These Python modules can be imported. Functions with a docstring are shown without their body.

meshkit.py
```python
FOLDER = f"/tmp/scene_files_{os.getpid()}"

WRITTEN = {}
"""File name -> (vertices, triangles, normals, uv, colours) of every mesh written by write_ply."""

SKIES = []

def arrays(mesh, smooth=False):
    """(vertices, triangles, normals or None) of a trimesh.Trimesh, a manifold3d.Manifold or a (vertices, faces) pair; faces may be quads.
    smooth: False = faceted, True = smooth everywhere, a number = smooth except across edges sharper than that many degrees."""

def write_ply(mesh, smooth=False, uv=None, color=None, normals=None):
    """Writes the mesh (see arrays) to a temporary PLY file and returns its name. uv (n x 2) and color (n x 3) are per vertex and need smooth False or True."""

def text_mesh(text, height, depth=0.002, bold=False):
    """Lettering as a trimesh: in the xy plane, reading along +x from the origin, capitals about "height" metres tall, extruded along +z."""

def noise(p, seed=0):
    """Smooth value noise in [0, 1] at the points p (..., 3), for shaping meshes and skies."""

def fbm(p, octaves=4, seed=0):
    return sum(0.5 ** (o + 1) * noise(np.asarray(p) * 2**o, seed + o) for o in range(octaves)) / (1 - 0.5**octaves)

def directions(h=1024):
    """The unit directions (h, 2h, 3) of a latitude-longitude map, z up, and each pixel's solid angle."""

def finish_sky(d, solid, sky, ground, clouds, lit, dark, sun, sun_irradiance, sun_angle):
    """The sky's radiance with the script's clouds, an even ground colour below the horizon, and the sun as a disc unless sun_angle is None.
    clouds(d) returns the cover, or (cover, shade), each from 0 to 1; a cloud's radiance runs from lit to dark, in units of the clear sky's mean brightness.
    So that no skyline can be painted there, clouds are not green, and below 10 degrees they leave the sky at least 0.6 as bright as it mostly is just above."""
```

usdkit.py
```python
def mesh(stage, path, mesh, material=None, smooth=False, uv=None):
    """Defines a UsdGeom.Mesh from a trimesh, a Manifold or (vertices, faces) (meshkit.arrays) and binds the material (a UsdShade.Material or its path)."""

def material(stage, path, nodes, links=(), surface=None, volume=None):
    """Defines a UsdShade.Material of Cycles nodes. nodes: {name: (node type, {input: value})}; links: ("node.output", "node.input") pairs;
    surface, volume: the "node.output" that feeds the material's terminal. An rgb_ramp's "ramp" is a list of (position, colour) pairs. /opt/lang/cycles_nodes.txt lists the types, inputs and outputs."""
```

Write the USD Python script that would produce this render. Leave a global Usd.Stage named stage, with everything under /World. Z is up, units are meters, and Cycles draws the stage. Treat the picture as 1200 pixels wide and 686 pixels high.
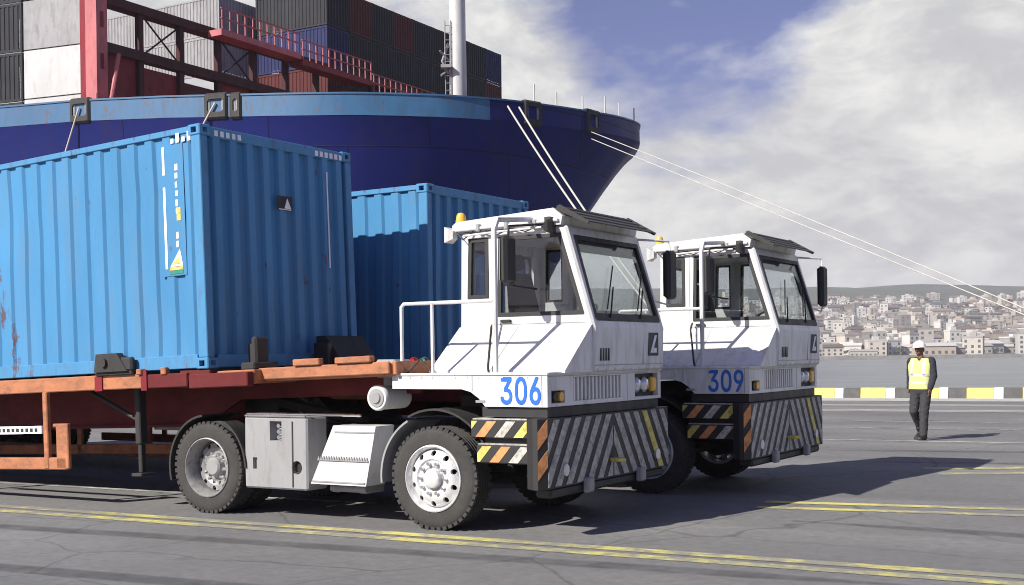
import math, numpy as np, trimesh, manifold3d as m3, usdkit, meshkit
from pxr import Usd, UsdGeom, UsdLux, UsdShade, Gf, Sdf
from shapely.geometry import Polygon, box as sbox
from shapely import affinity
rng = np.random.default_rng(7)
stage = Usd.Stage.CreateInMemory()
UsdGeom.SetStageUpAxis(stage, UsdGeom.Tokens.z); UsdGeom.SetStageMetersPerUnit(stage, 1)
UsdGeom.Xform.Define(stage, '/World'); UsdGeom.Scope.Define(stage, '/World/Looks')

# ------------------------------------------------------------------ camera, sky, sun
ROLL = math.radians(.8); CAM_H = 1.64
cam = UsdGeom.Camera.Define(stage, '/World/camera')
c_, s_ = math.cos(ROLL), math.sin(ROLL)
cam.AddTransformOp().Set(Gf.Matrix4d(c_, 0, -s_, 0, s_, 0, c_, 0, 0, -1, 0, 0, 0, 0, CAM_H, 1))
cam.CreateHorizontalApertureAttr(36.0); cam.CreateVerticalApertureAttr(36.0 * 585 / 1024)
cam.CreateFocalLengthAttr(43.5); cam.CreateVerticalApertureOffsetAttr(74 / 1200 * 36)
cam.CreateClippingRangeAttr(Gf.Vec2f(.05, 20000))
cam.CreateExposureAttr(.68)
SUN_PHI, SUN_EL = math.radians(37), math.radians(36)      # the direction the light travels to, and its height
to_sun = (-math.cos(SUN_PHI) * math.cos(SUN_EL), -math.sin(SUN_PHI) * math.cos(SUN_EL), math.sin(SUN_EL))
SKY_STRENGTH, SUN_INTENSITY = .05, 1.25
gap_az, gap_el = math.radians(8.6), math.radians(17.2)
gap = (math.sin(gap_az) * math.cos(gap_el), math.cos(gap_az) * math.cos(gap_el), math.sin(gap_el))
CL = 9.8
sky_mat = usdkit.material(stage, '/World/Looks/sky_with_clouds', {
    'sky': ('sky_texture', {'sky_type': 'single_scattering', 'sun_disc': False, 'sun_elevation': SUN_EL, 'sun_rotation': math.atan2(to_sun[0], to_sun[1])}),
    'tc': ('texture_coordinate', {}),
    'map': ('mapping', {'scale': (2.8, 2.8, 6.0), 'location': (3.1, .4, .2)}),
    'n': ('noise_texture', {'scale': 1.6, 'detail': 9, 'roughness': .58, 'distortion': .15}),
    'n2': ('noise_texture', {'scale': 3.1, 'detail': 12, 'roughness': .64, 'distortion': .3}),
    'sep': ('separate_xyz', {}),
    'up': ('map_range', {'from_min': .22, 'from_max': .60, 'to_min': .30, 'to_max': -.12, 'clamp': True}),
    'fw': ('map_range', {'from_min': .62, 'from_max': .05, 'to_min': 0, 'to_max': -.40, 'clamp': True}), 'fa': ('math', {'math_type': 'add'}),
    'dot': ('vector_math', {'math_type': 'dot_product', 'vector2': gap}),
    'hole': ('map_range', {'from_min': .986, 'from_max': .9985, 'to_min': 0, 'to_max': .36, 'clamp': True}),
    'a': ('math', {'math_type': 'add'}), 'b': ('math', {'math_type': 'subtract'}),
    'cover': ('rgb_ramp', {'ramp': [(0, (0, 0, 0)), (.48, (0, 0, 0)), (.66, (1, 1, 1)), (1, (1, 1, 1))]}),
    'shade': ('rgb_ramp', {'ramp': [(0, (CL * .66, CL * .66, CL * .69)), (.42, (CL * .80, CL * .80, CL * .82)), (.52, (CL * .98, CL * .97, CL * .96)), (.62, (CL * 1.18, CL * 1.17, CL * 1.13)), (.8, (CL * 1.32, CL * 1.31, CL * 1.26))]}),
    'tint': ('mix_color', {'blend_type': 'multiply', 'fac': 1.0, 'b': (.88, .76, 1.18), 'use_clamp': False}),
    'mixed': ('mix_color', {'use_clamp': False}),
    'bg': ('background_shader', {'strength': SKY_STRENGTH}),
}, [('tc.generated', 'map.vector'), ('map.vector', 'n.vector'), ('map.vector', 'n2.vector'), ('tc.generated', 'sep.vector'), ('sep.z', 'up.value'),
    ('tc.generated', 'dot.vector1'), ('dot.value', 'hole.value'), ('n.fac', 'a.value1'), ('sep.y', 'fw.value'), ('up.result', 'fa.value1'), ('fw.result', 'fa.value2'), ('fa.value', 'a.value2'), ('a.value', 'b.value1'), ('hole.result', 'b.value2'),
    ('b.value', 'cover.fac'), ('n2.fac', 'shade.fac'), ('sky.color', 'tint.a'), ('cover.color', 'mixed.fac'), ('tint.result', 'mixed.a'), ('shade.color', 'mixed.b'), ('mixed.result', 'bg.color')], surface='bg.background')
sky = UsdLux.DomeLight.Define(stage, '/World/sky')
UsdShade.MaterialBindingAPI.Apply(sky.GetPrim()).Bind(sky_mat)
sky.GetPrim().SetCustomDataByKey('kind', 'structure')
sun = UsdLux.DistantLight.Define(stage, '/World/sun')
sun.CreateIntensityAttr(SUN_INTENSITY); sun.CreateAngleAttr(.5); sun.CreateNormalizeAttr(True); sun.CreateColorAttr(Gf.Vec3f(1, .945, .85))
sun.AddTransformOp().Set(Gf.Matrix4d(Gf.Rotation(Gf.Vec3d(0, 0, 1), Gf.Vec3d(*to_sun)), Gf.Vec3d(0, 0, 0)))

# ------------------------------------------------------------------ materials
def paint(name, col, rough=.5, metal=0., vary=.12, scale=2.0, stretch=(1, 1, .35), dirt=None, dirt_amount=.0, bump=0., bump_scale=30, spec=.5, hue=None, rust=0.):
    """A painted or bare surface: broad tonal wear, optional dirt patches and fine relief."""
    col = np.array(col, float); dirt = np.array(dirt if dirt is not None else col * .4, float)
    nodes = {'tc': ('texture_coordinate', {}), 'map': ('mapping', {'scale': stretch}),
             'n': ('noise_texture', {'scale': scale, 'detail': 6, 'roughness': .62}),
             'r': ('rgb_ramp', {'ramp': [(.25, tuple(col * (1 - vary))), (.75, tuple(np.minimum(col * (1 + vary), .95)))]}),
             'n2': ('noise_texture', {'scale': scale * 3.1, 'detail': 8, 'roughness': .7}),
             'd': ('map_range', {'from_min': .60 - .25 * dirt_amount, 'from_max': .78, 'to_min': 0, 'to_max': min(1, dirt_amount * 1.6), 'clamp': True}),
             'mix': ('mix_color', {'b': tuple(dirt)}),
             'rr': ('map_range', {'from_min': .3, 'from_max': .7, 'to_min': max(.05, rough - .1), 'to_max': min(1, rough + .12), 'clamp': True}),
             'p': ('principled_bsdf', {'metallic': metal, 'specular_ior_level': spec})}
    links = [('tc.object', 'map.vector'), ('map.vector', 'n.vector'), ('map.vector', 'n2.vector'), ('n.fac', 'r.fac'), ('n2.fac', 'd.value'), ('d.result', 'mix.fac'), ('r.color', 'mix.a'),
             ('mix.result', 'p.base_color'), ('n2.fac', 'rr.value'), ('rr.result', 'p.roughness')]
    out = 'mix.result'
    if rust:
        nodes.update({'rn': ('noise_texture', {'scale': 7., 'detail': 10, 'roughness': .75}), 'rn2': ('noise_texture', {'scale': .8, 'detail': 3}), 'ra': ('math', {'math_type': 'multiply_add', 'value2': .45}),
                      'rm': ('map_range', {'from_min': .885 - .12 * rust, 'from_max': .925 - .12 * rust, 'to_min': 0, 'to_max': .85, 'clamp': True}), 'rmix': ('mix_color', {'b': (.12, .05, .028)})})
        links.remove(('mix.result', 'p.base_color'))
        links += [('map.vector', 'rn.vector'), ('tc.object', 'rn2.vector'), ('rn2.fac', 'ra.value1'), ('rn.fac', 'ra.value3'), ('ra.value', 'rm.value'), ('rm.result', 'rmix.fac'), ('mix.result', 'rmix.a'), ('rmix.result', 'p.base_color')]
    if hue:
        nodes['oi'] = ('object_info', {}); nodes['hr'] = ('rgb_ramp', {'interpolate': False, 'ramp': [(i / len(hue), h) for i, h in enumerate(hue)]}); nodes['hv'] = ('mix_color', {'blend_type': 'multiply', 'fac': 1.})
        links.remove(('mix.result', 'p.base_color')); links += [('oi.random', 'hr.fac'), ('hr.color', 'hv.a'), ('mix.result', 'hv.b'), ('hv.result', 'p.base_color')]
    if bump:
        nodes['bn'] = ('noise_texture', {'scale': bump_scale, 'detail': 4}); nodes['b'] = ('bump', {'strength': bump, 'distance': .01})
        links += [('tc.object', 'bn.vector'), ('bn.fac', 'b.height'), ('b.normal', 'p.normal')]
    return usdkit.material(stage, '/World/Looks/' + name, nodes, links, surface='p.BSDF')

M = {}
M['white'] = paint('white_truck_paint', (.63, .64, .64), .38, dirt=(.29, .265, .22), dirt_amount=.5, vary=.06, scale=2.4, stretch=(1, 1, .22), rust=.12)
M['black'] = paint('black_rubber_trim', (.018, .018, .019), .55, vary=.3)
M['frame'] = paint('dirty_black_chassis', (.022, .021, .021), .7, vary=.4, dirt=(.06, .055, .05), dirt_amount=.4, scale=4)
M['tyre'] = paint('tyre_rubber', (.036, .035, .034), .85, vary=.3, dirt=(.09, .085, .08), dirt_amount=.3, scale=5, stretch=(1, 1, 1), bump=.3, bump_scale=60)
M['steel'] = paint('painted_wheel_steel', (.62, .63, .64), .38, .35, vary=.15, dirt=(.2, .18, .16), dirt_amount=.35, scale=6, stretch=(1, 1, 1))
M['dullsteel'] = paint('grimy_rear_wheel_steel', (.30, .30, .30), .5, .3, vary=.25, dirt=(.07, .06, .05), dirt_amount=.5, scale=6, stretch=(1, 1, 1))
M['chrome'] = paint('bright_metal', (.7, .7, .7), .2, 1., vary=.1)
M['grey'] = paint('grey_tank_paint', (.27, .275, .28), .5, vary=.12, dirt=(.11, .1, .09), dirt_amount=.35, scale=3)
M['lgrey'] = paint('pale_grey_tank_paint', (.58, .585, .58), .45, vary=.1, dirt=(.25, .23, .2), dirt_amount=.3, scale=3)
M['blue_text'] = paint('blue_lettering', (.02, .13, .50), .4, vary=.12)
M['dash'] = paint('cab_plastic', (.05, .05, .052), .7, vary=.2)
M['seat'] = paint('seat_fabric', (.035, .035, .04), .9, vary=.25, bump=.2)
M['cream'] = paint('worn_hazard_white', (.50, .49, .44), .6, vary=.3, dirt=(.06, .05, .04), dirt_amount=.6, scale=7, stretch=(1, 1, 1))
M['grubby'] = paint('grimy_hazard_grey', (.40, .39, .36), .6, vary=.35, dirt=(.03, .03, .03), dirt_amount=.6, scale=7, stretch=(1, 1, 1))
M['hyellow'] = paint('hazard_yellow', (.60, .52, .12), .55, vary=.25, dirt=(.08, .07, .04), dirt_amount=.5, scale=7, stretch=(1, 1, 1))
M['horange'] = paint('hazard_orange', (.62, .27, .10), .55, vary=.25, dirt=(.08, .05, .04), dirt_amount=.45, scale=7, stretch=(1, 1, 1))
M['amber'] = paint('amber_lens', (.75, .42, .05), .25, vary=.05)
M['redlens'] = paint('red_lens', (.45, .02, .02), .25, vary=.05)
M['lens'] = paint('lamp_lens', (.65, .66, .68), .12, .6, vary=.15, scale=20)
M['cont'] = paint('sky_blue_container_paint', (.064, .218, .410), .48, vary=.16, dirt=(.11, .20, .30), dirt_amount=.42, scale=.8, bump=.04, rust=.12, spec=.15)
M['cont_edge'] = paint('sky_blue_container_frame', (.070, .228, .42), .48, vary=.10, dirt=(.09, .09, .10), dirt_amount=.40, scale=2.5, rust=.5, spec=.2)
M['mark'] = paint('white_container_lettering', (.72, .75, .78), .5, vary=.15, scale=9)
M['orange'] = paint('orange_trailer_paint', (.40, .155, .07), .6, vary=.2, dirt=(.13, .055, .035), dirt_amount=.65, scale=3, stretch=(.5, 1, 1), rust=.4)
M['oxide'] = paint('red_oxide_trailer_paint', (.11, .017, .018), .65, spec=.2, vary=.3, dirt=(.05, .02, .02), dirt_amount=.4, scale=3, stretch=(.5, 1, 1))
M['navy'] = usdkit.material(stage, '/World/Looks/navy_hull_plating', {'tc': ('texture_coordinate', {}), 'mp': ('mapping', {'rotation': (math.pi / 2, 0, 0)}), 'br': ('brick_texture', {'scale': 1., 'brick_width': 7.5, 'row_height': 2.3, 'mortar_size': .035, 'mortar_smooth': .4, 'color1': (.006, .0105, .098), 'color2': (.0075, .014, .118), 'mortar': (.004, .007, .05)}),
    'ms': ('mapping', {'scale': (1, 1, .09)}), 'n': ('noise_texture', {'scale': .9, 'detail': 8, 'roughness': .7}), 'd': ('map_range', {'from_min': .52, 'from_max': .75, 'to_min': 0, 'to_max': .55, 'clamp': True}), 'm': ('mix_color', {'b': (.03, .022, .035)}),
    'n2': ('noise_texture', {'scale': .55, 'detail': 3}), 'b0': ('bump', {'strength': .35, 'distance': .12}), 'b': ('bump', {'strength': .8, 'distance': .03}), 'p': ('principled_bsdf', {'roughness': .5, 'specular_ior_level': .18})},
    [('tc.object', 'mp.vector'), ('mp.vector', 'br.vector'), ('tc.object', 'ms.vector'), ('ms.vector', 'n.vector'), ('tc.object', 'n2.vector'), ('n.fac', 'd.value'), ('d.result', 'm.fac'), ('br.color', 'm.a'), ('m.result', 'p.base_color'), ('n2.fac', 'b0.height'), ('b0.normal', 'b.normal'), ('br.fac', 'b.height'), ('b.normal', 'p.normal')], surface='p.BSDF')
M['bulwark'] = paint('blue_bulwark_paint', (.034, .115, .235), .45, vary=.14, dirt=(.03, .06, .10), dirt_amount=.5, scale=.6, stretch=(1, 1, .3), rust=.45)
M['maroon'] = paint('maroon_ship_steel', (.20, .022, .03), .55, vary=.25, dirt=(.05, .015, .015), dirt_amount=.4, scale=.8, spec=.2)
M['maroondark'] = paint('sooty_maroon_steel', (.055, .018, .02), .6, vary=.3, dirt=(.02, .012, .012), dirt_amount=.4, scale=.8, spec=.2)
M['pinkred'] = paint('faded_red_steel', (.42, .12, .13), .6, vary=.2, dirt=(.2, .04, .04), dirt_amount=.4, scale=1.2)
M['shipwhite'] = paint('off_white_ship_paint', (.46, .465, .47), .5, vary=.12, dirt=(.28, .24, .2), dirt_amount=.35, scale=.9)
M['shipgrey'] = paint('grey_ship_steel', (.25, .25, .26), .55, vary=.2, dirt=(.1, .09, .08), dirt_amount=.4, scale=1.)
M['darkcont'] = paint('dark_stacked_container_paint', (.028, .030, .036), .55, vary=.3, dirt=(.05, .03, .025), dirt_amount=.35, scale=.8, spec=.15)
M['darkblue'] = paint('dark_blue_container_paint', (.022, .028, .09), .55, vary=.2, dirt=(.03, .03, .04), dirt_amount=.3, scale=.8, spec=.15)
M['darkred'] = paint('dark_red_container_paint', (.085, .022, .022), .55, vary=.2, dirt=(.03, .02, .02), dirt_amount=.3, scale=.8, spec=.15)
M['rope'] = paint('pale_mooring_rope', (.46, .44, .40), .9, vary=.15, bump=.4, bump_scale=25)
M['kyellow'] = paint('kerb_yellow', (.55, .51, .13), .65, vary=.15, dirt=(.2, .17, .08), dirt_amount=.4, scale=4, stretch=(1, 1, 1))
M['kblack'] = paint('kerb_black', (.065, .065, .066), .7, vary=.3, dirt=(.12, .11, .1), dirt_amount=.35, scale=4, stretch=(1, 1, 1))
M['kwhite'] = paint('kerb_white', (.62, .62, .60), .7, vary=.15, dirt=(.25, .23, .2), dirt_amount=.4, scale=4, stretch=(1, 1, 1))
M['concrete'] = paint('pale_quay_concrete', (.42, .415, .40), .85, vary=.15, dirt=(.2, .19, .18), dirt_amount=.5, scale=.7, stretch=(1, 1, 1), bump=.15, bump_scale=12)
M['iron'] = paint('rusted_iron', (.06, .05, .045), .65, .3, vary=.3, dirt=(.12, .05, .03), dirt_amount=.4, scale=5)
M['skin'] = paint('brown_skin', (.16, .085, .055), .5, vary=.1)
M['cloth'] = paint('navy_work_shirt', (.022, .024, .032), .9, vary=.25, bump=.3)
M['trouser'] = paint('charcoal_trousers', (.036, .036, .04), .9, vary=.25, bump=.3)
M['boot'] = paint('black_boots', (.018, .017, .016), .6, vary=.2)
M['vest'] = paint('hi_vis_yellow', (.56, .62, .20), .75, vary=.08, scale=5)
M['silver'] = paint('reflective_tape', (.62, .63, .62), .35, .3, vary=.1)
M['helmet'] = paint('white_helmet', (.80, .80, .78), .3, vary=.03)
M['eye'] = paint('eye_dark', (.02, .015, .012), .3, vary=.05)
M['tgreen'] = paint('green_air_hose', (.03, .22, .14), .45, vary=.1)
M['townwall'] = paint('town_plaster', (.54, .535, .525), .85, vary=.10, dirt=(.4, .38, .35), dirt_amount=.3, scale=.15, stretch=(1, 1, 1), hue=[(1., .98, .94), (.62, .58, .54), (.95, .88, .78), (.45, .43, .42), (.85, .84, .82), (.72, .62, .53), (1., 1., 1.), (.58, .56, .53), (.84, .79, .71), (.36, .34, .33), (1., .98, .96)])
M['towntile'] = paint('town_roof', (.20, .185, .175), .85, vary=.2, dirt=(.16, .14, .13), dirt_amount=.3, scale=.2, stretch=(1, 1, 1), hue=[(1., 1., 1.), (.6, .5, .45), (1.2, 1.1, 1.0), (.5, .5, .5), (.9, .75, .65)])
M['towndark'] = paint('town_window', (.09, .09, .095), .3, vary=.2, scale=.3)
M['treeleaf'] = paint('distant_tree_leaf', (.055, .07, .045), .9, vary=.35, scale=.1, stretch=(1, 1, 1))
M['hill'] = paint('dry_hillside_scrub', (.088, .095, .074), .95, vary=.35, dirt=(.06, .07, .05), dirt_amount=.7, scale=.012, stretch=(1, 1, 1))
M['seawall'] = paint('seawall_rock', (.24, .235, .22), .9, vary=.25, dirt=(.1, .1, .09), dirt_amount=.5, scale=.12, stretch=(1, 1, 1))

def glass(name, tint, base=.0):
    return usdkit.material(stage, '/World/Looks/' + name, {'t': ('transparent_bsdf', {'color': tint}), 'g': ('glossy_bsdf', {'color': (.9, .93, .95), 'roughness': .03}), 'f': ('layer_weight', {'blend': .5}), 'pw': ('math', {'math_type': 'power', 'value2': 4.0}),
        'a': ('math', {'math_type': 'multiply_add', 'value2': .55, 'value3': base}), 'm': ('mix_closure', {})}, [('f.facing', 'pw.value1'), ('pw.value', 'a.value1'), ('a.value', 'm.fac'), ('t.BSDF', 'm.closure1'), ('g.BSDF', 'm.closure2')], surface='m.closure')
M['glass'] = glass('tinted_window_glass', (.88, .90, .90), .03)

# asphalt: two tones, fine aggregate, tyre marks along the lane and oil stains
LANE = -29.5
M['ground'] = usdkit.material(stage, '/World/Looks/worn_asphalt', {
    'tc': ('texture_coordinate', {}), 'rot': ('mapping', {'rotation': (0, 0, math.radians(-LANE))}), 'st': ('mapping', {'scale': (.05, 1.1, 1)}), 'st2': ('mapping', {'scale': (.012, .35, 1)}),
    'n': ('noise_texture', {'scale': .22, 'detail': 8, 'roughness': .65}), 'n2': ('noise_texture', {'scale': 1.0, 'detail': 5, 'roughness': .6}), 'n3': ('noise_texture', {'scale': 110, 'detail': 3}),
    'n4': ('noise_texture', {'scale': .9, 'detail': 6, 'roughness': .7}), 'n5': ('noise_texture', {'scale': 1., 'detail': 3}),
    'r': ('rgb_ramp', {'ramp': [(.28, (.125, .126, .128)), (.5, (.158, .158, .158)), (.72, (.21, .208, .204))]}),
    'tm': ('map_range', {'from_min': .55, 'from_max': .75, 'to_min': 0, 'to_max': .38, 'clamp': True}), 'oil': ('map_range', {'from_min': .63, 'from_max': .72, 'to_min': 0, 'to_max': .5, 'clamp': True}),
    'lt': ('map_range', {'from_min': .5, 'from_max': .72, 'to_min': 0, 'to_max': .5, 'clamp': True}), 'm0': ('mix_color', {'b': (.27, .266, .258)}),
    'vo': ('voronoi_texture', {'feature': 'distance_to_edge', 'scale': .42}), 'wd': ('noise_texture', {'scale': 1.6, 'detail': 6}), 'wm': ('mix_vector', {'fac': .18}), 'ck': ('map_range', {'from_min': .0, 'from_max': .0065, 'to_min': .55, 'to_max': 0, 'clamp': True}), 'cm': ('mix_color', {'b': (.05, .05, .05)}),
    'gr': ('noise_texture', {'scale': 9., 'detail': 6, 'roughness': .8}), 'gm': ('mix_color', {'blend_type': 'overlay', 'fac': .55}),
    'm1': ('mix_color', {'b': (.075, .075, .077)}), 'm2': ('mix_color', {'b': (.07, .068, .066)}), 'ag': ('mix_color', {'blend_type': 'overlay', 'fac': .5}),
    'p': ('principled_bsdf', {'roughness': .82, 'specular_ior_level': .35}), 'b': ('bump', {'strength': .5, 'distance': .006})},
    [('tc.object', 'rot.vector'), ('rot.vector', 'n.vector'), ('rot.vector', 'st.vector'), ('rot.vector', 'st2.vector'), ('st.vector', 'n2.vector'), ('st2.vector', 'n5.vector'), ('rot.vector', 'n3.vector'), ('rot.vector', 'n4.vector'),
     ('n.fac', 'r.fac'), ('n2.fac', 'tm.value'), ('n4.fac', 'oil.value'), ('n5.fac', 'lt.value'), ('r.color', 'm0.a'), ('lt.result', 'm0.fac'), ('m0.result', 'm1.a'), ('tm.result', 'm1.fac'), ('m1.result', 'm2.a'), ('oil.result', 'm2.fac'),
     ('rot.vector', 'wd.vector'), ('rot.vector', 'wm.a'), ('wd.color', 'wm.b'), ('wm.result', 'vo.vector'), ('vo.distance', 'ck.value'), ('m2.result', 'cm.a'), ('ck.result', 'cm.fac'), ('rot.vector', 'gr.vector'), ('cm.result', 'gm.a'), ('gr.fac', 'gm.b'), ('gm.result', 'ag.a'), ('n3.fac', 'ag.b'), ('ag.result', 'p.base_color'), ('n3.fac', 'b.height'), ('b.normal', 'p.normal')], surface='p.BSDF')
def worn_line(name, col, wear=.5):
    return usdkit.material(stage, '/World/Looks/' + name, {'tc': ('texture_coordinate', {}), 'n': ('noise_texture', {'scale': 3.5, 'detail': 9, 'roughness': .75}), 'n2': ('noise_texture', {'scale': .45, 'detail': 3}), 'ad': ('math', {'math_type': 'multiply_add', 'value2': .75}),
        'w': ('map_range', {'from_min': .92 - .25 * wear, 'from_max': 1.10 - .25 * wear, 'to_min': 0, 'to_max': .9, 'clamp': True}), 'm': ('mix_color', {'a': col, 'b': (.2, .2, .195)}), 'p': ('principled_bsdf', {'roughness': .75})},
        [('tc.object', 'n.vector'), ('tc.object', 'n2.vector'), ('n2.fac', 'ad.value1'), ('n.fac', 'ad.value3'), ('ad.value', 'w.value'), ('w.result', 'm.fac'), ('m.result', 'p.base_color')], surface='p.BSDF')
M['yline'] = worn_line('worn_yellow_line', (.58, .53, .14), .62)
M['wline'] = worn_line('worn_white_line', (.55, .55, .52), .7)
M['water'] = usdkit.material(stage, '/World/Looks/harbour_water', {'tc': ('texture_coordinate', {}), 'mp': ('mapping', {'scale': (1, 2.2, 1)}), 'n': ('noise_texture', {'scale': .35, 'detail': 6, 'roughness': .6}), 'n2': ('noise_texture', {'scale': .02, 'detail': 4}),
    'r': ('rgb_ramp', {'ramp': [(.35, (.10, .115, .12)), (.65, (.16, .17, .17))]}), 'b': ('bump', {'strength': .9, 'distance': .35}), 'p': ('principled_bsdf', {'roughness': .25})},
    [('tc.object', 'mp.vector'), ('mp.vector', 'n.vector'), ('mp.vector', 'n2.vector'), ('n2.fac', 'r.fac'), ('r.color', 'p.base_color'), ('n.fac', 'b.height'), ('b.normal', 'p.normal')], surface='p.BSDF')

# ------------------------------------------------------------------ prim helpers
used = {}
def numbered(parent, name):
    k = used.get((parent, name), 0); used[(parent, name)] = k + 1
    return name if k == 0 else f'{name}_{k:03d}'
def meta(prim, label=None, cat=None, group=None, kind=None):
    for k, v in (('label', label), ('category', cat), ('group', group), ('kind', kind)):
        if v: prim.SetCustomDataByKey(k, v)
    return prim
def thing(name, label, cat, loc=(0, 0, 0), rz=0, pitch=0, group=None, kind=None, scale=None):
    x = UsdGeom.Xform.Define(stage, '/World/' + numbered('/World', name))
    x.AddTranslateOp().Set(Gf.Vec3d(*map(float, loc)))
    if rz or pitch: x.AddRotateXYZOp().Set(Gf.Vec3f(0, pitch, rz))
    if scale: x.AddScaleOp().Set(Gf.Vec3f(*scale))
    return meta(x.GetPrim(), label, cat, group, kind)
def part(parent, name, mesh, mat, smooth=35, label=None, kind=None):
    pp = str(parent.GetPath()) if parent else '/World'
    if isinstance(mesh, (list, tuple)) and not isinstance(mesh[0], np.ndarray): mesh = cat_(mesh)
    p = usdkit.mesh(stage, pp + '/' + numbered(pp, name), mesh, M[mat], smooth=smooth).GetPrim()
    return meta(p, label, kind=kind)
def copy_of(src, label, loc, rz=0, pitch=0, group=None, scale=None):
    d = src.GetCustomData()
    t = thing(src.GetName(), label, d['category'], loc, rz, pitch, group or d.get('group'), scale=scale)
    t.GetReferences().AddInternalReference(src.GetPath()); t.SetInstanceable(True)
    return t

# ------------------------------------------------------------------ shape helpers
def cat_(ms): return trimesh.util.concatenate([tm(m) for m in ms])
def tm(m):
    if isinstance(m, m3.Manifold):
        q = m.to_mesh(); return trimesh.Trimesh(q.vert_properties[:, :3], q.tri_verts, process=False)
    return m
def hull(pts): return tm(m3.Manifold.hull_points(np.asarray(pts, float)))
def bx(x0, x1, y0, y1, z0, z1, b=0.):
    lo, hi = np.array([x0, y0, z0]), np.array([x1, y1, z1])
    b = min(b, .45 * (hi - lo).min())
    if b <= 0: return trimesh.creation.box(bounds=[lo, hi])
    pts = []
    for sx in (0, 1):
        for sy in (0, 1):
            for sz in (0, 1):
                p = np.where([sx, sy, sz], hi, lo); d = np.where([sx, sy, sz], -b, b)
                for ax in range(3):
                    q = p + d; q[ax] = p[ax]; pts.append(q)
    return hull(pts)
def _ext(poly, h):
    poly = poly if isinstance(poly, Polygon) else Polygon(poly)
    ps = getattr(poly, 'geoms', [poly])
    return trimesh.util.concatenate([trimesh.creation.extrude_polygon(g, h, engine='earcut') for g in ps if g.area > 1e-7])
def pxz(poly, y0, y1):
    m = _ext(poly, abs(y1 - y0)); v = m.vertices.copy()
    m.vertices = np.c_[v[:, 0], min(y0, y1) + v[:, 2], v[:, 1]]; m.invert(); return m
def pyz(poly, x0, x1):
    m = _ext(poly, abs(x1 - x0)); v = m.vertices.copy()
    m.vertices = np.c_[min(x0, x1) + v[:, 2], v[:, 0], v[:, 1]]; return m
def pxy(poly, z0, z1):
    m = _ext(poly, abs(z1 - z0)); m.vertices = m.vertices + [0, 0, min(z0, z1)]; return m
def man(m): return m3.Manifold(m3.Mesh(np.asarray(m.vertices, np.float32), np.asarray(m.faces, np.uint32))) if not isinstance(m, m3.Manifold) else m
def cut(a, *bs):
    a = man(merge(a))
    for b in bs: a = a - man(merge(b))
    return tm(a)
def merge(m):
    if isinstance(m, m3.Manifold): return m
    m = m.copy(); m.merge_vertices(); return m
def cyl(p0, p1, r, n=14, r1=None):
    p0, p1 = np.array(p0, float), np.array(p1, float); d = p1 - p0; L = np.linalg.norm(d); d = d / L
    a = np.cross(d, [0, 0, 1.] if abs(d[2]) < .9 else [1., 0, 0]); a /= np.linalg.norm(a); b = np.cross(d, a)
    t = np.linspace(0, 2 * np.pi, n, endpoint=False); ring = np.cos(t)[:, None] * a + np.sin(t)[:, None] * b
    return hull(np.vstack([p0 + ring * r, p1 + ring * (r if r1 is None else r1)]))
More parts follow.
